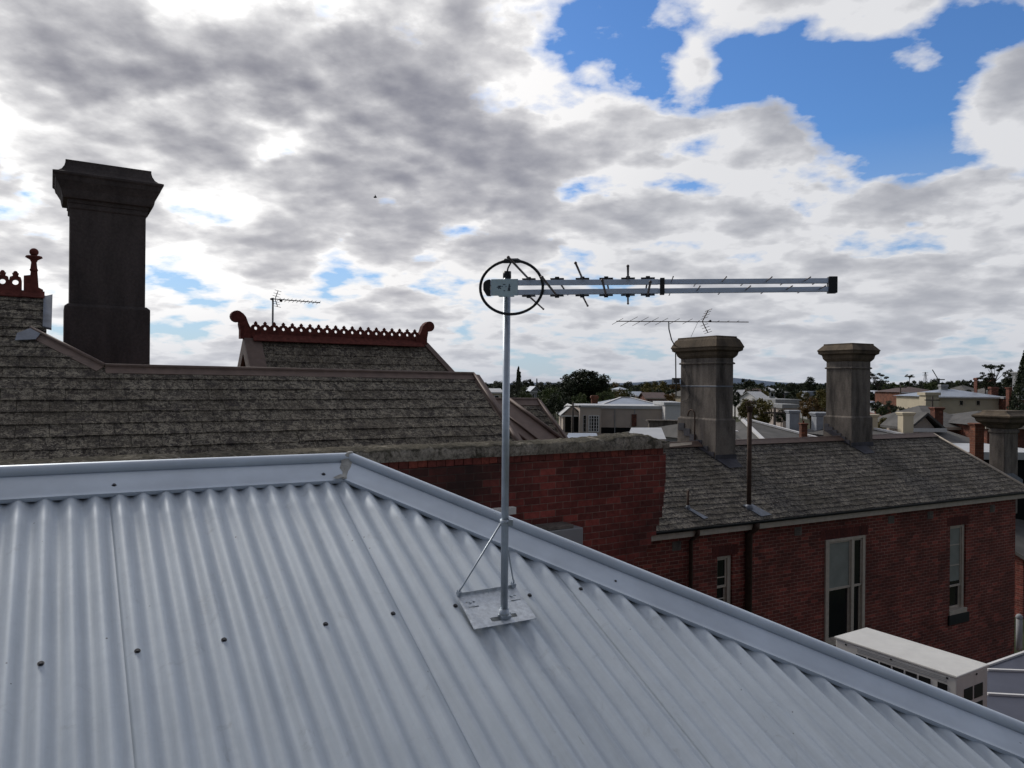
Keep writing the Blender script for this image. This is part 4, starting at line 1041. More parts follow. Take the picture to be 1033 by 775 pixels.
# ================================================================== TOWN
def bld(name, label, cat, px0, px1, d, eave, ridge, wall, roof, kind='hip', depth=7, deg=0, wins=0, winmat='glass', chim=(), trim=None, group=None, base=-8):
    a = at((px0+px1)/2, (eave+ridge)/2, d)
    f = Frame(0); f.m = Matrix.Translation(EYE+Vector((a.x, a.y, 0))) @ Matrix.Rotation(R(deg), 4, 'Z'); f.i = f.m.inverted()
    w = (px1-px0)/FPX*d/2; ze = (at((px0+px1)/2, eave, d)).z; zr = (at((px0+px1)/2, ridge, d)).z
    t = empty(name, (0, 0, base), f); tag(t, label, cat, group)
    m = MB(f); m.box(-w, w, 0, depth, base, ze)
    ov = .35
    if kind == 'gablefront': m.slab([(-w, 0, ze), (w, 0, ze), (0, 0, zr)], (0, depth, 0))
    if kind == 'gable': m.slab([(-w+.01, 0, ze), (-w+.01, depth, ze), (-w+.01, depth/2, zr)], (.2, 0, 0)); m.slab([(w-.01, 0, ze), (w-.01, depth, ze), (w-.01, depth/2, zr)], (-.2, 0, 0))
    build('wall', m, M[wall], t)
    m = MB(f)
    if kind == 'flat': m.box(-w-ov*.5, w+ov*.5, -ov*.5, depth+ov*.5, ze+.002, zr)
    elif kind == 'gablefront':
        for s in (-1, 1): m.slab([(0, -ov, zr+.05), (s*(w+ov), -ov, ze-.1), (s*(w+ov), depth, ze-.1), (0, depth, zr+.05)], (0, 0, .12))
    elif kind == 'gable':
        for s in (0, 1): m.slab([(-w-ov, depth/2, zr+.05), (w+ov, depth/2, zr+.05), (w+ov, -ov if s == 0 else depth+ov, ze-.05), (-w-ov, -ov if s == 0 else depth+ov, ze-.05)], (0, 0, .12))
    else:
        hi = min(w*.85, depth/2); A_ = (-w-ov, -ov, ze); B_ = (w+ov, -ov, ze); C_ = (w+ov, depth+ov, ze); D_ = (-w-ov, depth+ov, ze); r0 = (-w+hi, depth/2, zr); r1 = (w-hi, depth/2, zr)
        m.mesh([A_, B_, C_, D_, r0, r1], [(0, 1, 5, 4), (1, 2, 5), (2, 3, 4, 5), (3, 0, 4), (0, 3, 2, 1)])
    rf = build('roof', m, M[roof], t)
    if trim:
        m = MB(f); r = .09*max(1, d/60)
        if kind == 'hip':
            for p_, q_ in ((r0, r1), (r0, A_), (r1, B_)): m.bar(Vector(p_)+Vector((0,0,.06)), Vector(q_)+Vector((0,0,.06)), r*2, .08)
        else: m.box(-w-ov, w+ov, -ov-.03, -ov+.03, ze-.2, ze+.05)
        build('capping', m, M[trim], rf)
    if kind != 'flat':
        m = MB(f); m.box(-w-ov, w+ov, -ov-.06, -ov-.003, ze-.16, ze+.02); build('gutter', m, M['white' if wall != 'brickT' else 'frame'], t)
    for i in range(wins):
        x = -w+2*w*(i+.5)/wins; hw = min(.55, w/wins*.5); z1 = ze-.5; z0 = max(base+.6, z1-1.5)
        m = MB(f); m.box(x-hw, x+hw, -.05, .03, z0, z1); fr = build('window', m, M['white'], t)
        m = MB(f); m.box(x-hw+.09, x+hw-.09, -.06, -.045, z0+.09, z1-.09); build('pane', m, M[winmat], fr)
    for (px, pt_, wd, mt) in chim:
        q = at(px, pt_, d); p_ = f.i @ (EYE+q); x = p_.x; z = q.z*(1)
        m = MB(f); dd = depth*.5; m.box(x-wd/2, x+wd/2, dd-.25, dd+.35, ze, z-.1); m.rings(x-wd/2, x+wd/2, dd-.25, dd+.35, [(.0, z-.35), (.08, z-.28), (.08, z-.12), (.02, z)]); build('chimney', m, M[mt], rf)
    return t, f
# white building with French doors
t, f = bld('white_building', 'long low white building with French doors and a pale skillion roof behind the brick parapet', 'building', 601, 672, 95, 412.5, 409.5, 'pinkw', 'whiteroof', 'flat', 9, 0)
def addw(t, f, px0, px1, py0, py1, d, rows, cols, name='french_door', fm='white', yoff=0):
    a = f.i @ (EYE+at(px0, py1, d)); b = f.i @ (EYE+at(px1, py0, d)); m = MB(f)
    fw = (b.x-a.x)*.09; y = yoff
    m.box(a.x, a.x+fw, y-.08, y, a.z, b.z); m.box(b.x-fw, b.x, y-.08, y, a.z, b.z); m.box(a.x+fw, b.x-fw, y-.08, y, b.z-fw, b.z); m.box(a.x+fw, b.x-fw, y-.08, y, a.z, a.z+fw)
    for i in range(1, cols): x = a.x+(b.x-a.x)*i/cols; m.box(x-fw*.4, x+fw*.4, y-.07, y, a.z+fw, b.z-fw)
    for i in range(1, rows): z = a.z+(b.z-a.z)*i/rows; m.box(a.x+fw, b.x-fw, y-.065, y, z-fw*.18, z+fw*.18)
    fr = build(name, m, M[fm], t); m = MB(f); m.box(a.x+fw, b.x-fw, y-.03, y-.01, a.z+fw, b.z-fw); build('pane', m, M['glass'], fr)
m = MB(f); a = f.i @ (EYE+at(606, 437, 95)); b = f.i @ (EYE+at(636, 431.5, 95)); m.box(a.x, b.x, -.05, .05, a.z, b.z); build('undercroft_shade_panel', m, M['dark'], t)  # black panel on the wall, standing in for shade under the building
for px in (620, 640, 671): 
    a = f.i @ (EYE+at(px, 437, 95)); b = f.i @ (EYE+at(px, 413, 95)); m = MB(f); m.box(a.x-.05, a.x+.05, -.12, -.04, a.z, b.z); build('downpipe', m, M['greyw'], t)
a = f.i @ (EYE+at(637, 430, 95)); b = f.i @ (EYE+at(642, 418, 95)); m = MB(f); m.box(a.x, b.x, -.2, -.02, a.z, b.z); build('brick_pier', m, M['brickT'], t)
t, f = bld('white_pavilion', 'pale pavilion with white multi-pane French doors left of the long white building', 'building', 585, 606.5, 92, 411, 409, 'pinkw', 'whiteroof', 'flat', 8, 0)
addw(t, f, 588, 591.5, 419, 436, 92, 4, 1); addw(t, f, 593.5, 604.5, 419, 436, 92, 5, 4)
t, f = bld('open_verandah', 'open dark verandah with pale gabled roof beside the French doors', 'verandah', 568, 586, 94, 419, 410, 'pinkw', 'whiteroof', 'gablefront', 8, 0)
for a_, b_ in ((570, 576), (578, 583.5)):
    a = f.i @ (EYE+at(a_, 436, 94)); b = f.i @ (EYE+at(b_, 420, 94)); m = MB(f); m.box(a.x, b.x, -.06, .02, a.z, b.z); build('opening', m, M['dark'], t)  # black panels on a solid front, painted as the shade inside
bld('hip_roofed_house', 'house with pale blue-grey hipped iron roof above the long white building', 'house', 604, 671, 105, 410.5, 402, 'white', 'tinroof', 'hip', 12, 0, chim=((631.5, 404.5, .9*3, 'brickT'),), trim='white')
m = MB(); q = at(600, 399, 108)
m.box(q.x-.45, q.x+.45, q.y, q.y+.9, -8, q.z); m.rings(q.x-.45, q.x+.45, q.y, q.y+.9, [(0, q.z-.5), (.12, q.z-.4), (.12, q.z-.15), (0, q.z)]); o = build('brick_chimney', m, M['brickO']); tag(o, 'orange brick chimney beside the blue-grey hipped roof', 'chimney')
bld('white_shed', 'white walled lean-to at the right end of the long white building', 'shed', 671, 688, 93, 409, 406, 'white', 'whiteroof', 'flat', 7, 0)
bld('stone_wall', 'low brown rendered wall below the white lean-to', 'wall', 655, 690, 60, 425, 424, 'cement', 'cement', 'flat', .5, 0)
# pale metal roofs seen just over the parapet
def awn(px0, px1, pyt, pyb, d, label, mat):
    a, b = at(px0, pyb, d), at(px1, pyb, d); t0 = at(px0+(px1-px0)*.12, pyt, d+2.5); t1 = at(px1-(px1-px0)*.12, pyt, d+2.5)
    m = MB(); m.slab([a, b, t1, t0], (0, 0, -.12)); t = thing('canopy', ((a.x+b.x)/2, a.y, -8), W0, label, 'canopy'); build('roof', m, M[mat], t)
    m = MB(); m.box(a.x+.2, b.x-.2, a.y+.2, a.y+2.4, -8, a.z-.13); build('wall', m, M['greyw'], t)
awn(632, 672, 431.5, 443, 30, 'white curved metal roof just above the end of the parapet coping', 'whiteroof')
awn(569, 606, 437, 446, 40, 'pale blue metal canopy below the French doors', 'tinroof')
# small houses among the trees
for i, (p0, p1, d, e, r_, wl, rf_, k_, lab) in enumerate([
    (487, 506, 130, 396, 393, 'creamw', 'whiteroof', 'gable', 'small cream house with white roof left of the antenna pole'),
    (529, 536, 190, 393, 391, 'white', 'whiteroof', 'hip', 'tiny white house right of the pole among trees'),
    (536, 544, 175, 395, 390.5, 'greyw', 'tinroof', 'gablefront', 'small grey gabled house right of the poplar'),
    (625, 633, 210, 393, 390.5, 'white', 'tinroof', 'hip', 'tiny pale house right of the great dark fig tree'),
    (630, 641, 160, 399, 395.5, 'white', 'whiteroof', 'hip', 'white house with white roof above the blue-grey roof'),
    (642, 653, 165, 400, 396, 'creamw', 'tinroof', 'gable', 'cream gabled house between white house and red brick house'),
    (652, 672, 150, 402, 397, 'brickT', 'tile', 'gable', 'dull red brick house left of the first rendered chimney'),
    (745, 757, 190, 399, 394, 'white', 'whiteroof', 'gable', 'white house front just right of the first rendered chimney'),
    (756, 768, 180, 400, 393, 'brickO', 'tile', 'gable', 'orange brick house with tiled roof beside the white house front'),
    (764, 777, 170, 403, 396, 'white', 'whiteroof', 'gable', 'house with broad white sloping roof beside the orange brick house'),
    (776, 782, 230, 394, 390.5, 'white', 'whiteroof', 'hip', 'tiny white house under the distant haze-blue hill'),
    (784, 796, 250, 396, 392, 'greyw', 'whiteroof', 'hip', 'small white roofed house in front of the dark trees'),
    (782, 808, 120, 407, 403, 'greyw', 'greyw', 'flat', 'long grey flat roofed building behind the yellow trees'),
    (789, 808, 110, 412, 408, 'pinkw', 'greyw', 'flat', 'lower grey building with dark window band'),
    (815, 833, 180, 399, 395, 'greyw', 'tinroof', 'flat', 'long low grey roof left of the second rendered chimney'),
    (876, 888, 190, 400, 396, 'white', 'tile', 'hip', 'white house with dark roof right of the second rendered chimney'),
    (889, 897, 185, 400, 395, 'white', 'tinroof', 'gablefront', 'small white gable fronted house'),
    (898, 910, 180, 403, 397, 'white', 'tinroof', 'hip', 'pale house left of the brown tiled house'),
    (877, 884, 140, 409, 405, 'white', 'tile', 'gablefront', 'narrow white house front near the red tiled hip'),
    (884, 898, 135, 409, 406.5, 'brickT', 'tinroof', 'gable', 'small brick shed with pale grey roof'),
    (907, 917, 130, 410, 405.5, 'white', 'whiteroof', 'hip', 'white cottage behind the cream chimneys'),
    (926, 933, 120, 410, 403, 'greyw', 'tinroof', 'gablefront', 'grey shed left of the long cream house'),
    (974, 996, 160, 396, 389, 'brickT', 'slateT', 'hip', 'slate roofed house behind the long cream house'),
    (995, 1036, 130, 399, 388.5, 'brickT', 'slateT', 'hip', 'large slate roofed brick house at the right edge'),
    (860, 874, 220, 396, 392, 'brickT', 'tile', 'hip', 'house with brown tiled roof hidden by the second chimney'),
    (690, 706, 150, 400, 394, 'creamw', 'slateT', 'hip', 'cream house hidden behind the first rendered chimney')]):
    bld('house', lab, 'house', p0, p1, d, e, r_, wl, rf_, k_, 8, random.choice([0, 8, -10, 15]), wins=2 if d < 200 else 1, group='houses across the far town')
bld('house', 'brown tiled hip roofed brick house above the long cream house', 'house', 911, 950, 125, 396, 390.5, 'brickO', 'tile', 'hip', 12, -6, wins=3, group='houses across the far town')
t, f = bld('house', 'long cream house with grey iron roof at the right', 'house', 937, 1012, 95, 400.5, 393, 'creamw', 'tinroof', 'hip', 8, 0, wins=0, chim=((970, 388, .9, 'greyw'),), group='houses across the far town')
for px in (969.5, 986.5, 1008.5):
    addw(t, f, px-2, px+2, 404, 409, 95, 1, 1, 'window', 'frame')
bld('house', 'dark red brick building with sash windows at the right edge', 'house', 1013, 1036, 94, 402.5, 400.5, 'brickT', 'greyw', 'flat', 7, 0, wins=2, winmat='blind', chim=((1020.5, 390.5, .9, 'brickT'), (1002, 381, .1, 'brickT')), group='houses across the far town')
bld('parapet_block', 'white scrolled parapet at the left end of the long cream house', 'building', 934, 947, 93, 399, 396, 'creamw', 'creamw', 'flat', 1.5, 0)
# near roofs just behind the brick house
slr = []
t, f = bld('house', 'slate roof with white hip cappings just above the brick house ridge, left part', 'house', 742, 776, 34, 447, 430, 'greyw', 'slateT', 'hip', 8, 28, trim='white', group='slate roofs behind the brick house')
t, f = bld('house', 'slate roof with white ridge capping below the pale grey chimneys', 'house', 772, 833, 33, 447, 429.5, 'greyw', 'slateT', 'hip', 8, 14, trim='white', group='slate roofs behind the brick house')
t, f = bld('house', 'low slate roof with white cappings right of the second rendered chimney', 'house', 880, 925, 32, 444, 433.5, 'greyw', 'slateT', 'hip', 6, 10, trim='white', group='slate roofs behind the brick house')
t, f = bld('house', 'slate roof behind the dark red chimney', 'house', 940, 989, 48, 431, 411, 'brickT', 'slateT', 'hip', 8, 0, group='slate roofs behind the brick house')
t, f = bld('house', 'lower slate roof left of the orange brick chimney', 'house', 938, 1000, 34, 452, 430.5, 'brickT', 'slateT', 'hip', 7, 0, group='slate roofs behind the brick house')
t, f = bld('house', 'weatherboard gable with dark red barge boards between cream chimney and dark red chimney', 'house', 921, 943, 36, 432, 419.5, 'pinkw', 'slateT', 'gablefront', 2.5, 0, group='slate roofs behind the brick house')
t, f = bld('house', 'white flat roof behind the squat grey chimney', 'house', 974, 1060, 28, 463.5, 456, 'dark', 'whiteroof', 'flat', 4, 0, group='slate roofs behind the brick house')
t, f = bld('house', 'red tiled hip roof above the left cream chimney', 'house', 872, 889, 60, 421, 413, 'creamw', 'redtile', 'hip', 6, 0, group='slate roofs behind the brick house')
t, f = bld('house', 'slate roof rising behind the squat chimney at the right edge', 'house', 996, 1070, 45, 430, 417, 'brickT', 'slateT', 'hip', 8, 0, group='slate roofs behind the brick house')
t, f = bld('house', 'mossy lower roof at the right edge below the squat chimney', 'house', 1024, 1080, 26, 560, 530, 'brickB', 'slateT', 'gable', 5, 20, group='slate roofs behind the brick house')
def fchim(px0, px1, pyt, pyb, d, mat, label, pots=0):
    a, b = at(px0, pyb, d), at(px1, pyb, d); z = at(px0, pyt, d).z; w = b.x-a.x; t = thing('chimney', ((a.x+b.x)/2, a.y, a.z-1), W0, label, 'chimney', 'chimneys of the roofs beyond the brick house')
    m = MB(); m.box(a.x, b.x, a.y, a.y+w, a.z-1.4, z-.1*w); build('shaft', m, M[mat], t)
    m = MB(); m.rings(a.x, b.x, a.y, a.y+w, [(0, z-w*.34), (w*.09, z-w*.28), (w*.09, z-w*.2), (w*.16, z-w*.14), (w*.16, z-w*.05), (w*.04, z)]); build('chimney_cap', m, M[mat], t)
    for k_ in range(pots):
        m = MB(); m.lathe((a.x+w*(k_+.5)/pots, a.y+w/2, z), [(w*.16, 0), (w*.12, w*.3), (w*.17, w*.34), (w*.17, w*.4)], 10); build('chimney_pot', m, M['terra'], t)
fchim(796.5, 806, 414, 430, 37, 'palegrey', 'pale grey chimney left of the orange chimney')
fchim(823.5, 836, 416, 432, 36, 'palegrey', 'pale grey chimney partly behind the second rendered chimney')
fchim(808.5, 814.5, 427, 441, 31, 'brickO', 'small orange brick chimney with one pot', 1)
fchim(876, 885.5, 418, 434, 34, 'creamw', 'cream chimney right beside the second rendered chimney')
fchim(911, 921.5, 416, 438, 33, 'creamw', 'cream chimney left of the weatherboard gable')
fchim(943, 951.5, 411, 432, 46, 'brickT', 'dark red brick chimney on the slate roof')
fchim(983.5, 992.5, 427, 461, 27, 'brickO', 'tall orange brick chimney left of the squat grey chimney')
fchim(999.5, 1004, 382, 391, 125, 'brickT', 'distant red brick chimney in front of the gum trees')
fchim(1018, 1023, 391, 403, 92, 'brickT', 'red brick chimney on the dark red building')
fchim(1028, 1038, 375, 392, 90, 'greyw', 'grey chimney at the very right edge under the tall conifer')

# power poles, pylon, crane
def upole(px, pyt, d, label):
    a = at(px, pyt, d); t = thing('power_pole', (a.x, a.y, -8), W0, label, 'power pole', 'power poles'); m = MB(); m.tube([(a.x, a.y, -8), (a.x, a.y, a.z)], [.16, .10], 8); build('pole', m, M['wood'], t)
    m = MB(); m.box(a.x-.9, a.x+.9, a.y-.05, a.y+.05, a.z-.5, a.z-.38); build('crossarm', m, M['wood'], t)
upole(578, 406, 85, 'timber pole in front of the open verandah'); upole(908.5, 388, 110, 'thin pole in front of the dark treeline'); upole(940.5, 400, 88, 'dark pole in front of the long cream house'); upole(781.5, 411, 60, 'short pole among the yellow autumn trees')
def lattice(px, pyt, d, label):
    a = at(px, pyt, d); H = a.z+8; t = thing('pylon', (a.x, a.y, -8), W0, label, 'pylon'); m = MB()
    w0 = 4.5
    for sx in (-1, 1):
        for sy in (-1, 1): m.bar((a.x+sx*w0, a.y+sy*w0, -8), (a.x+sx*.5, a.y+sy*.5, a.z), .45, .45, Vector((0, 1, 0)))
    for i in range(8):
        h0 = i/8; h1 = (i+1)/8; wa = w0+(.5-w0)*h0; wb = w0+(.5-w0)*h1
        for sy in (-1,):
            m.bar((a.x-wa, a.y-wa, -8+H*h0), (a.x+wb, a.y-wb, -8+H*h1), .3, .3, Vector((0, 1, 0))); m.bar((a.x+wa, a.y-wa, -8+H*h0), (a.x-wb, a.y-wb, -8+H*h1), .3, .3, Vector((0, 1, 0)))
    build('tower', m, M['steel'], t); 
    for z in (.98, .90, .82): m = MB(); m.bar((a.x-5.5, a.y, -8+H*z), (a.x+5.5, a.y, -8+H*z), .4, .5, Vector((0, 0, 1))); build('crossarm', m, M['steel'], t)
lattice(933.5, 375.5, 1400, 'distant electricity pylon above the treeline')
a = at(946.5, 383, 700); b = at(940.5, 373, 700); t = thing('crane', (a.x, a.y, -8), W0, 'distant crane jib above the treeline right of the pylon', 'crane')
m = MB(); m.bar(a, b, .6, .6); build('jib', m, M['steel'], t); m = MB(); m.bar((a.x, a.y, -8), (a.x, a.y, a.z+1), 2, 2, Vector((0, 1, 0))); m.bar(a, a+Vector((6, 0, 0)), 1, 1); build('mast', m, M['steel'], t)
a = at(541.5, 382, 900); m = MB(); m.tube([(a.x, a.y, -8), a], [1.2, .8], 6); o = build('radio_mast', m, M['steel']); tag(o, 'tiny distant mast right of the poplar', 'mast')
m = MB(); c = at(378.5, 199, 40); m.ball(c, .06, 8, 6, (1.6, .8, .8)); m.slab([c+Vector((-.03, 0, .02)), c+Vector((.05, 0, .02)), c+Vector((.01, -.12, .12))], (0, 0, .01)); m.slab([c+Vector((-.03, 0, .02)), c+Vector((.05, 0, .02)), c+Vector((.01, .12, .10))], (0, 0, .01)); o = build('bird', m, M['bird']); tag(o, 'tiny dark bird flying in front of the clouds', 'bird')

# ------------------------------------------------------------------ trees
def crown_mesh(seed, kind):
    """unit crown: width 1, height 1, from z = 0 to 1; leaf-sized faces in clumps"""
    rnd = random.Random(seed); me = MB()
    def dome(n, r0, r1, lo=0.15):
        out = []
        while len(out) < n:
            x, y, z = rnd.uniform(-1, 1), rnd.uniform(-1, 1), rnd.uniform(-.7, 1)
            if x*x+y*y+z*z < 1 and x*x+y*y+z*z > .25: out.append(((x*.40, y*.40, .43+z*.45), rnd.uniform(r0, r1)))
        return out
    if kind == 'round': L = dome(34, .08, .17); n = 85; sz = .030
    elif kind == 'flat': L = dome(130, .06, .11)+dome(34, .12, .16); n = 80; sz = .020
    elif kind == 'tall': L = [((rnd.uniform(-.22, .22)*(1.15-z), rnd.uniform(-.22, .22)*(1.15-z), z), (.20 if z < .7 else .30*(1.03-z)*2)) for z in [.03+.93*i/26 for i in range(27)]]; n = 60; sz = .06
    elif kind == 'gum': L = [((rnd.uniform(-.42, .42), rnd.uniform(-.3, .3), rnd.choice([.12, .35, .58, .75, .88])+rnd.uniform(-.05, .05)), rnd.uniform(.07, .13)) for _ in range(26)]; n = 75; sz = .024
    elif kind == 'umbrella': L = [((rnd.uniform(-.42, .42), rnd.uniform(-.35, .35), .6+rnd.uniform(-.2, .25)), rnd.uniform(.08, .12)) for _ in range(20)]; n = 60; sz = .03
    elif kind == 'conifer':
        L = []; n = 46; sz = .022
        for z in [i/18 for i in range(0, 18)]:
            for a in range(7):
                an = a*.9+z*5; rr = .42*(1-z)+.02; L.append(((math.cos(an)*rr, math.sin(an)*rr, z+.02), .05+.04*(1-z)))
    for c, r in L:
        c = Vector(c); tone = 1
        for _ in range(n):
            d = Vector((rnd.gauss(0, 1), rnd.gauss(0, 1), rnd.gauss(0, 1))).normalized()*r*(rnd.random()**.45)
            if kind in ('gum',): d.z *= .6
            p = c+d; a = Vector((rnd.gauss(0, 1), rnd.gauss(0, 1), rnd.gauss(0, 1))).normalized(); b = a.cross(Vector((rnd.gauss(0, 1), rnd.gauss(0, 1), rnd.gauss(0, 1)))).normalized(); s = sz*rnd.uniform(.6, 1.4)
            me.face([p-a*s-b*s*.5, p+a*s-b*s*.5, p+a*s*.3+b*s])
    tr = MB()                                   # unit trunk and limbs: z = 0 crown foot, reaching down to -1
    r0 = .035
    tr.tube([(0, 0, -1), (.01, 0, 0), (0, .01, .15)], [r0, r0*.75, r0*.4], 7)
    br_ = MB()
    for c, r in rnd.sample(L, min(len(L), 16)):
        br_.tube([(0, 0, rnd.uniform(-.05, .35)), (c[0]*.5, c[1]*.5, .15+c[2]*.45), Vector(c)], [r0*.4, r0*.28, r0*.12], 5)
    return me, tr, br_
def mk(mb, mat, nm):
    me = bpy.data.meshes.new(nm); me.from_pydata([tuple(v) for v in mb.v], [], mb.f); me.materials.append(mat); return me
CR = {}
for kind, ss in (('round', (1, 2, 3)), ('flat', (4,)), ('tall', (5,)), ('gum', (6, 7)), ('umbrella', (8,)), ('conifer', (9,))):
    for s in ss: CR.setdefault(kind, []).append(crown_mesh(s, kind))
cache = {}
TN = {'round': 'broadleaf_tree', 'flat': 'fig_tree', 'tall': 'poplar_tree', 'gum': 'gum_tree', 'umbrella': 'umbrella_tree', 'conifer': 'conifer_tree'}
CN = ['dark green', 'mid green', 'olive yellow', 'rusty brown', 'grey green']
def tree(px, pyt, wpx, d, kind, leaf, label, group=None, var=None):
    a = at(px, pyt, d); H = a.z+8; w = wpx/FPX*d; v = var if var is not None else random.randrange(len(CR[kind]))
    key = (kind, v, leaf)
    if key not in cache: cr, tr, br_ = CR[kind][v]; cache[key] = (mk(cr, LEAF[leaf], 'crown'), mk(tr, M['bark'], 'trunk'), mk(br_, M['bark'], 'branches'))
    t = bpy.data.objects.new(TN[kind], None); COL.objects.link(t); t.location = EYE+Vector((a.x, a.y, -8)); t.rotation_euler.z = random.uniform(0, 6.28) if kind != 'flat' else 0
    hc = min(H*.9, w*{'round': .95, 'flat': .56, 'tall': 3.6, 'gum': .85, 'umbrella': .45, 'conifer': 1.9}[kind]); foot = H-hc*.97
    for nm, me in zip(('crown', 'trunk', 'branches'), cache[key]):
        if nm == 'branches' and kind in ('round', 'tall', 'conifer'): continue
        o = bpy.data.objects.new(nm, me); COL.objects.link(o); o.parent = t; o.location.z = foot
        o.scale = (w, w, foot if nm == 'trunk' else hc)
    tag(t, label, 'tree', group)
tree(590.5, 371.5, 60, 190, 'flat', 0, 'great spreading dark fig tree standing above the treeline', var=0)
tree(578, 383, 30, 185, 'round', 0, 'dark tree filling the left of the great fig tree'); tree(603, 383, 30, 195, 'round', 0, 'dark tree filling the right side below the great fig tree')
tree(523, 372, 10, 230, 'tall', 4, 'slender poplar just right of the antenna pole')
tree(533, 381, 13, 220, 'round', 0, 'round dark tree right of the poplar')
tree(754, 380, 18, 220, 'round', 0, 'dark round tree right of the first rendered chimney')
tree(817, 380, 18, 260, 'round', 0, 'dark tall tree left of the second rendered chimney'); tree(801, 384, 22, 250, 'round', 0, 'broad dark tree left of the second rendered chimney, beside the tall one')
tree(886, 374, 22, 300, 'gum', 4, 'open gum tree with sparse flat clumps right of the second chimney', var=0)
tree(917.5, 377.5, 12, 330, 'umbrella', 0, 'flat topped umbrella shaped tree on the treeline')
tree(1004, 368, 26, 120, 'gum', 0, 'tall dark gum tree at the right with sky showing through', var=1); tree(994, 376, 18, 122, 'gum', 0, 'smaller gum tree left of the tall dark one', var=0)
tree(1006, 378, 30, 125, 'round', 0, 'dark bushy tree below the tall gum'); tree(1021, 372, 18, 110, 'round', 0, 'dark tree under the conifer at the right edge')
tree(1036, 355, 34, 80, 'conifer', 0, 'tall dark conifer cut by the right edge')
tree(765, 398, 34, 75, 'round', 2, 'olive yellow autumn tree between the rusty pipe and the grey chimneys', var=0); tree(752, 402, 22, 72, 'round', 2, 'smaller olive tree left beside the rusty pipe', var=1)
tree(788, 412, 16, 65, 'round', 0, 'dark green shrub-like tree left of the pale grey chimney'); tree(818, 400, 26, 80, 'round', 3, 'golden brown autumn tree behind the pale grey chimneys', var=2); tree(832, 402, 20, 82, 'round', 2, 'yellow autumn tree against the second rendered chimney')
tree(741, 398, 14, 90, 'round', 0, 'dark tree against the right of the first rendered chimney')
tree(610, 392, 22, 120, 'round', 1, 'mid green tree above the French doors'); tree(585, 396, 22, 115, 'round', 1, 'mid green tree above the open verandah'); tree(622, 398, 20, 125, 'round', 2, 'olive tree left of the blue-grey hipped roof')
tree(560, 396, 26, 100, 'round', 0, 'dark tree left of the open verandah'); tree(573, 400, 16, 110, 'round', 0, 'small dark tree behind the verandah pole')
tree(545, 399, 24, 110, 'round', 1, 'green tree behind the brown wing roof'); tree(528, 394, 16, 120, 'round', 1, 'bright green tree below the poplar')
tree(668, 384, 22, 260, 'round', 2, 'olive autumn tree left of the first rendered chimney'); tree(652, 385, 18, 280, 'round', 2, 'yellow-green tree further left of the first rendered chimney')
tree(683, 385, 16, 250, 'round', 3, 'brown tree against the left of the first rendered chimney')
tree(892, 421, 18, 42, 'round', 2, 'golden green garden tree between the two cream chimneys', var=1); tree(903, 423, 14, 43, 'round', 1, 'dark green garden bush between the two cream chimneys')
for px_, py_, w_, d_, lf_ in ((884, 403, 14, 120, 0), (897, 404, 16, 115, 4), (906, 408, 14, 75, 0), (918, 409, 16, 72, 0), (930, 410, 14, 70, 1), (889, 410, 12, 85, 1), (900, 399, 12, 150, 0), (926, 401, 10, 115, 0),
        (742, 392, 12, 170, 0), (772, 389, 12, 210, 0), (798, 397, 16, 140, 0), (810, 393, 14, 170, 2), (640, 393, 14, 175, 1), (655, 391, 16, 180, 2), (676, 395, 14, 140, 3), (618, 391, 16, 200, 1), (552, 392, 18, 150, 1), (949, 388, 14, 190, 0), (962, 387, 14, 190, 4)):
    tree(px_, py_, w_, d_, 'round', lf_, '%s garden tree between the far houses at %s' % (CN[lf_], 'the right' if px_ > 870 else 'the middle' if px_ > 700 else 'the left'), 'garden trees of the far town')
rnd = random.Random(5)
regionname = lambda px: ('left of the fig tree' if px < 570 else 'between the fig tree and the first chimney' if px < 690 else 'between the two rendered chimneys' if px < 840 else 'right of the second chimney')
for i in range(120):
    px = 484+i*4.7+rnd.uniform(-3, 3); lf = rnd.choice([0, 0, 0, 4, 1] if px > 690 or px < 600 else [2, 2, 1, 3, 0, 4])
    hi = 0 if px < 860 else 1.6
    tree(px, rnd.uniform(383.5, 388)-hi, rnd.uniform(13, 24), rnd.uniform(330, 560), 'round', lf, '%s tree in the far treeline %s' % (CN[lf], regionname(px)), 'trees of the far treeline')
for i in range(84):
    px = 484+i*6.8+rnd.uniform(-4, 4); lf = rnd.choice([0, 0, 0, 1, 4, 2])
    d = rnd.uniform(150, 300); 
    tree(px, 387+ 900/d*rnd.uniform(.35, 1.15), rnd.uniform(13, 25), d, 'round', lf, '%s middle distance tree among the houses %s' % (CN[lf], regionname(px)), 'trees among the far houses')

# ================================================================== WORLD, SUN, CAMERA
SUN_AZ = -40; SUN_EL = 36
world = bpy.data.worlds.new('World'); sc.world = world; world.use_nodes = True; world.cycles.sampling_method = 'MANUAL'; world.cycles.sample_map_resolution = 512
t = NT.__new__(NT); t.t = world.node_tree; nt = world.node_tree
bg = nt.nodes['Background']; bg.inputs['Strength'].default_value = .1
sky = nt.nodes.new('ShaderNodeTexSky'); sky.sky_type = 'NISHITA'; sky.sun_disc = False
sky.sun_elevation = R(SUN_EL); sky.sun_rotation = R(SUN_AZ); sky.air_density = 1.2; sky.dust_density = .4; sky.ozone_density = 2.5
tc = nt.nodes.new('ShaderNodeTexCoord').outputs['Generated']
sep = nt.nodes.new('ShaderNodeSeparateXYZ'); nt.links.new(tc, sep.inputs[0])
zz_ = t.math('ADD', t.math('MAXIMUM', sep.outputs['Z'], 0.0), .24)
cmb = nt.nodes.new('ShaderNodeCombineXYZ'); nt.links.new(t.math('DIVIDE', sep.outputs['X'], zz_), cmb.inputs[0]); nt.links.new(t.math('DIVIDE', sep.outputs['Y'], zz_), cmb.inputs[1])
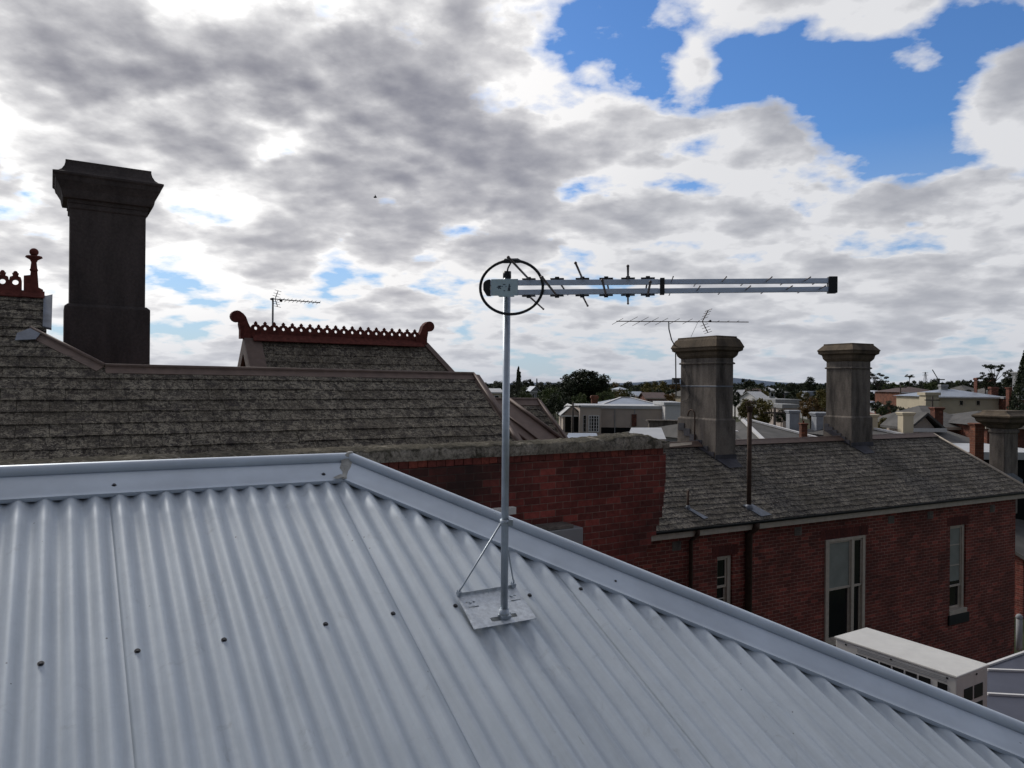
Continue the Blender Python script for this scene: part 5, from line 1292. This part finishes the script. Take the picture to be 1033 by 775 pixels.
def vop(op, a, b=None):
    x = nt.nodes.new('ShaderNodeVectorMath'); x.operation = op
    for i, v in enumerate((a, b)):
        if v is None: continue
        if isinstance(v, tuple): x.inputs[i].default_value = v
        else: nt.links.new(v, x.inputs[i])
    return x
def dens(off, det=9, fine=.25, rgh=.56, puff=.13):
    v = vop('ADD', cmb.outputs[0], off).outputs[0]
    a = t.noise(2.4, det, rgh, v, .0); b = t.noise(8.0, min(det, 8), .55, v, .1)
    wn = nt.nodes.new('ShaderNodeTexNoise'); wn.inputs['Scale'].default_value = 6; wn.inputs['Detail'].default_value = 4; nt.links.new(v, wn.inputs['Vector'])
    wv = vop('MULTIPLY', wn.outputs['Color'], (.22, .22, 0)).outputs[0]; wv = vop('ADD', wv, v).outputs[0]
    p = None
    for sc_, am in ((3.0, .72), (9.5, .28)):
        vo = nt.nodes.new('ShaderNodeTexVoronoi'); vo.feature = 'SMOOTH_F1'; vo.voronoi_dimensions = '2D'; vo.inputs['Scale'].default_value = sc_; vo.inputs['Smoothness'].default_value = .35; nt.links.new(wv, vo.inputs['Vector'])
        q = t.math('MULTIPLY', t.math('SUBTRACT', .45, vo.outputs['Distance']), am*puff*2.2); p = q if p is None else t.math('ADD', p, q)
    return t.math('ADD', t.math('ADD', t.math('MULTIPLY', a, 1-fine), t.math('MULTIPLY', b, fine)), p), p
def gauss(px, py, rad, amt):
    d = ray(px, py).normalized(); x = vop('DOT_PRODUCT', tc, tuple(d)).outputs['Value']
    k_ = t.math('SUBTRACT', 1, x); k_ = t.math('MULTIPLY', k_, -2/(R(rad)**2)); return t.math('MULTIPLY', t.math('EXPONENT', k_, 0), amt)
def blobs(base, lst):
    for g_ in lst: base = t.math('ADD', base, gauss(*g_))
    return base
OFF = (6.4, 2.2, .0)
D0, PF0 = dens(OFF); sx, sy = math.sin(R(SUN_AZ)), math.cos(R(SUN_AZ))
D1, PF1 = dens((OFF[0]+sx*.05, OFF[1]+sy*.05, .0)); E0 = t.math('ADD', D0, t.math('MULTIPLY', PF0, .6)); E1 = t.math('ADD', D1, t.math('MULTIPLY', PF1, .6))
cov = t.math('ADD', D0, .092)
cov = blobs(cov, [(575, 55, 2.5, -.07), (980, 30, 3, -.08), (275, 152, 3, .06), (228, 127, 3, .08), (790, 95, 4, -.08), (715, 110, 3, -.06), (700, 165, 2.5, .05), (20, 60, 4, .06), (790, 70, 3.5, -.12), (740, 110, 2, -.07), (860, 130, 4.5, -.17), (980, 60, 4, -.15), (665, 90, 3.5, -.09), (920, 200, 3, -.10), (575, 190, 1.5, -.07), (345, 245, 2.0, -.08), (480, 42, 2.2, .03), (530, 80, 3, .05), (170, 190, 1.5, -.08), (940, 110, 4, -.10), (690, 150, 2, -.05),
   (850, 20, 4, .08), (940, 30, 3, .08), (705, 68, 1.6, .17), (1010, 150, 4.0, .16), (1030, 222, 2, .08), (760, 125, 3, .08), (700, 240, 8, .06), (150, 90, 12, .07), (330, 150, 10, .06), (560, 110, 5, .06), (950, 290, 6, .05), (800, 320, 9, .03)])
mask = t.ramp(cov, [(.49, 0), (.525, .5), (.575, 1)])
# thin cloud lets the sun through, thick cloud is grey; relief from the sun's side
sund = Vector((sx*math.cos(R(SUN_EL)), sy*math.cos(R(SUN_EL)), math.sin(R(SUN_EL))))
cs = vop('DOT_PRODUCT', tc, tuple(sund)).outputs['Value']
glow = t.ramp(cs, [(0, 0), (.62, .12), (.80, .45), (.92, .9), (1, 1)])
thk = blobs(t.math('ADD', t.math('MULTIPLY', E0, .8), t.math('MULTIPLY', D0, .2)), [(70, 75, 6, .13), (190, 60, 5, .08), (300, 120, 8, .12), (250, 160, 4, .06), (450, 200, 6, .13), (430, 90, 8, .10), (560, 150, 5, .05), (20, 200, 5, .09), (210, 305, 6, .06), (370, 260, 5, .03), (300, 60, 5, .04),
   (45, 130, 2.6, -.16), (140, 145, 3.0, -.15), (150, 5, 3.5, -.12), (240, 15, 3, -.10), (60, 60, 6, .06), (230, 70, 4, .05), (225, 205, 3, -.10), (190, 270, 5, -.10), (430, 330, 8, -.12), (200, 350, 6, -.12), (20, 280, 4, -.06), (620, 330, 7, -.05), (700, 60, 5, -.08), (560, 100, 3, -.05), (800, 220, 8, -.03), (1000, 150, 5, -.05), (850, 20, 6, -.05), (640, 130, 4, -.04)])
thick = t.ramp(thk, [(.42, 0), (.54, .45), (.66, .80), (.85, 1)])
rel = t.math('MULTIPLY', t.math('SUBTRACT', E0, E1), 3.8)
dk_ = t.ramp(glow, [(0, (2.4, 2.55, 3.0)), (.4, (2.15, 2.2, 2.65)), (1, (2.1, 2.12, 2.5))])
br_ = t.ramp(glow, [(0, (5.9, 6.0, 6.3)), (.38, (8.4, 8.3, 8.3)), (1, (11.5, 11.4, 11.2))])
hor = t.ramp(sep.outputs['Z'], [(0, 1), (.12, .7), (.30, 0)])
edge = t.ramp(cov, [(.53, .55), (.60, .12), (.66, 0)])
th2 = t.math('SUBTRACT', t.math('SUBTRACT', thick, rel), edge)
th2 = t.math('MAXIMUM', th2, 0)
th2 = t.math('SUBTRACT', 1, t.math('EXPONENT', t.math('MULTIPLY', th2, -1.55)))
th2 = t.math('MULTIPLY', th2, 1.12)
th2 = t.mix(hor, th2, t.math('ADD', t.math('MULTIPLY', th2, .70), .04))
cl = t.mix(th2, br_, dk_)
cl = t.mix(t.ramp(sep.outputs['Z'], [(0, .6), (.06, .2), (.12, 0)]), cl, (4.0, 4.3, 5.0))
# the deck behind the viewer is dull
back = t.ramp(t.math('ADD', t.math('MULTIPLY', sep.outputs['Y'], .5), .5), [(.30, .36), (.62, 1)])
cl = t.mix(1, cl, back, 'MULTIPLY')
skyc = t.mix(1, sky.outputs[0], (.45, .68, 1.0), 'MULTIPLY')
skyc = t.mix(t.ramp(sep.outputs['Z'], [(0, .75), (.10, .45), (.3, 0)]), skyc, (4.2, 4.8, 5.8))
fin = t.mix(mask, skyc, cl)
nt.links.new(fin, bg.inputs['Color'])
sl = bpy.data.lights.new('Sun', 'SUN'); sl.energy = 1.9; sl.angle = R(10); sl.color = (1, .96, .9); so = bpy.data.objects.new('Sun', sl); COL.objects.link(so)
so.rotation_euler = sund.to_track_quat('Z', 'Y').to_euler()
cam = bpy.data.cameras.new('Camera'); co = bpy.data.objects.new('Camera', cam); COL.objects.link(co); cam.sensor_width = 36; cam.lens = FPX/1033*36; cam.clip_end = 30000; cam.clip_start = .05
m4 = Matrix((RT, UP, -FW)).transposed().to_4x4(); m4.translation = EYE; co.matrix_world = m4; sc.camera = co
sc.view_settings.view_transform = 'Standard'; sc.view_settings.look = 'None'; sc.view_settings.exposure = .2; sc.view_settings.gamma = 1; sc.view_settings.use_curve_mapping = False
sc.render.engine = 'CYCLES'
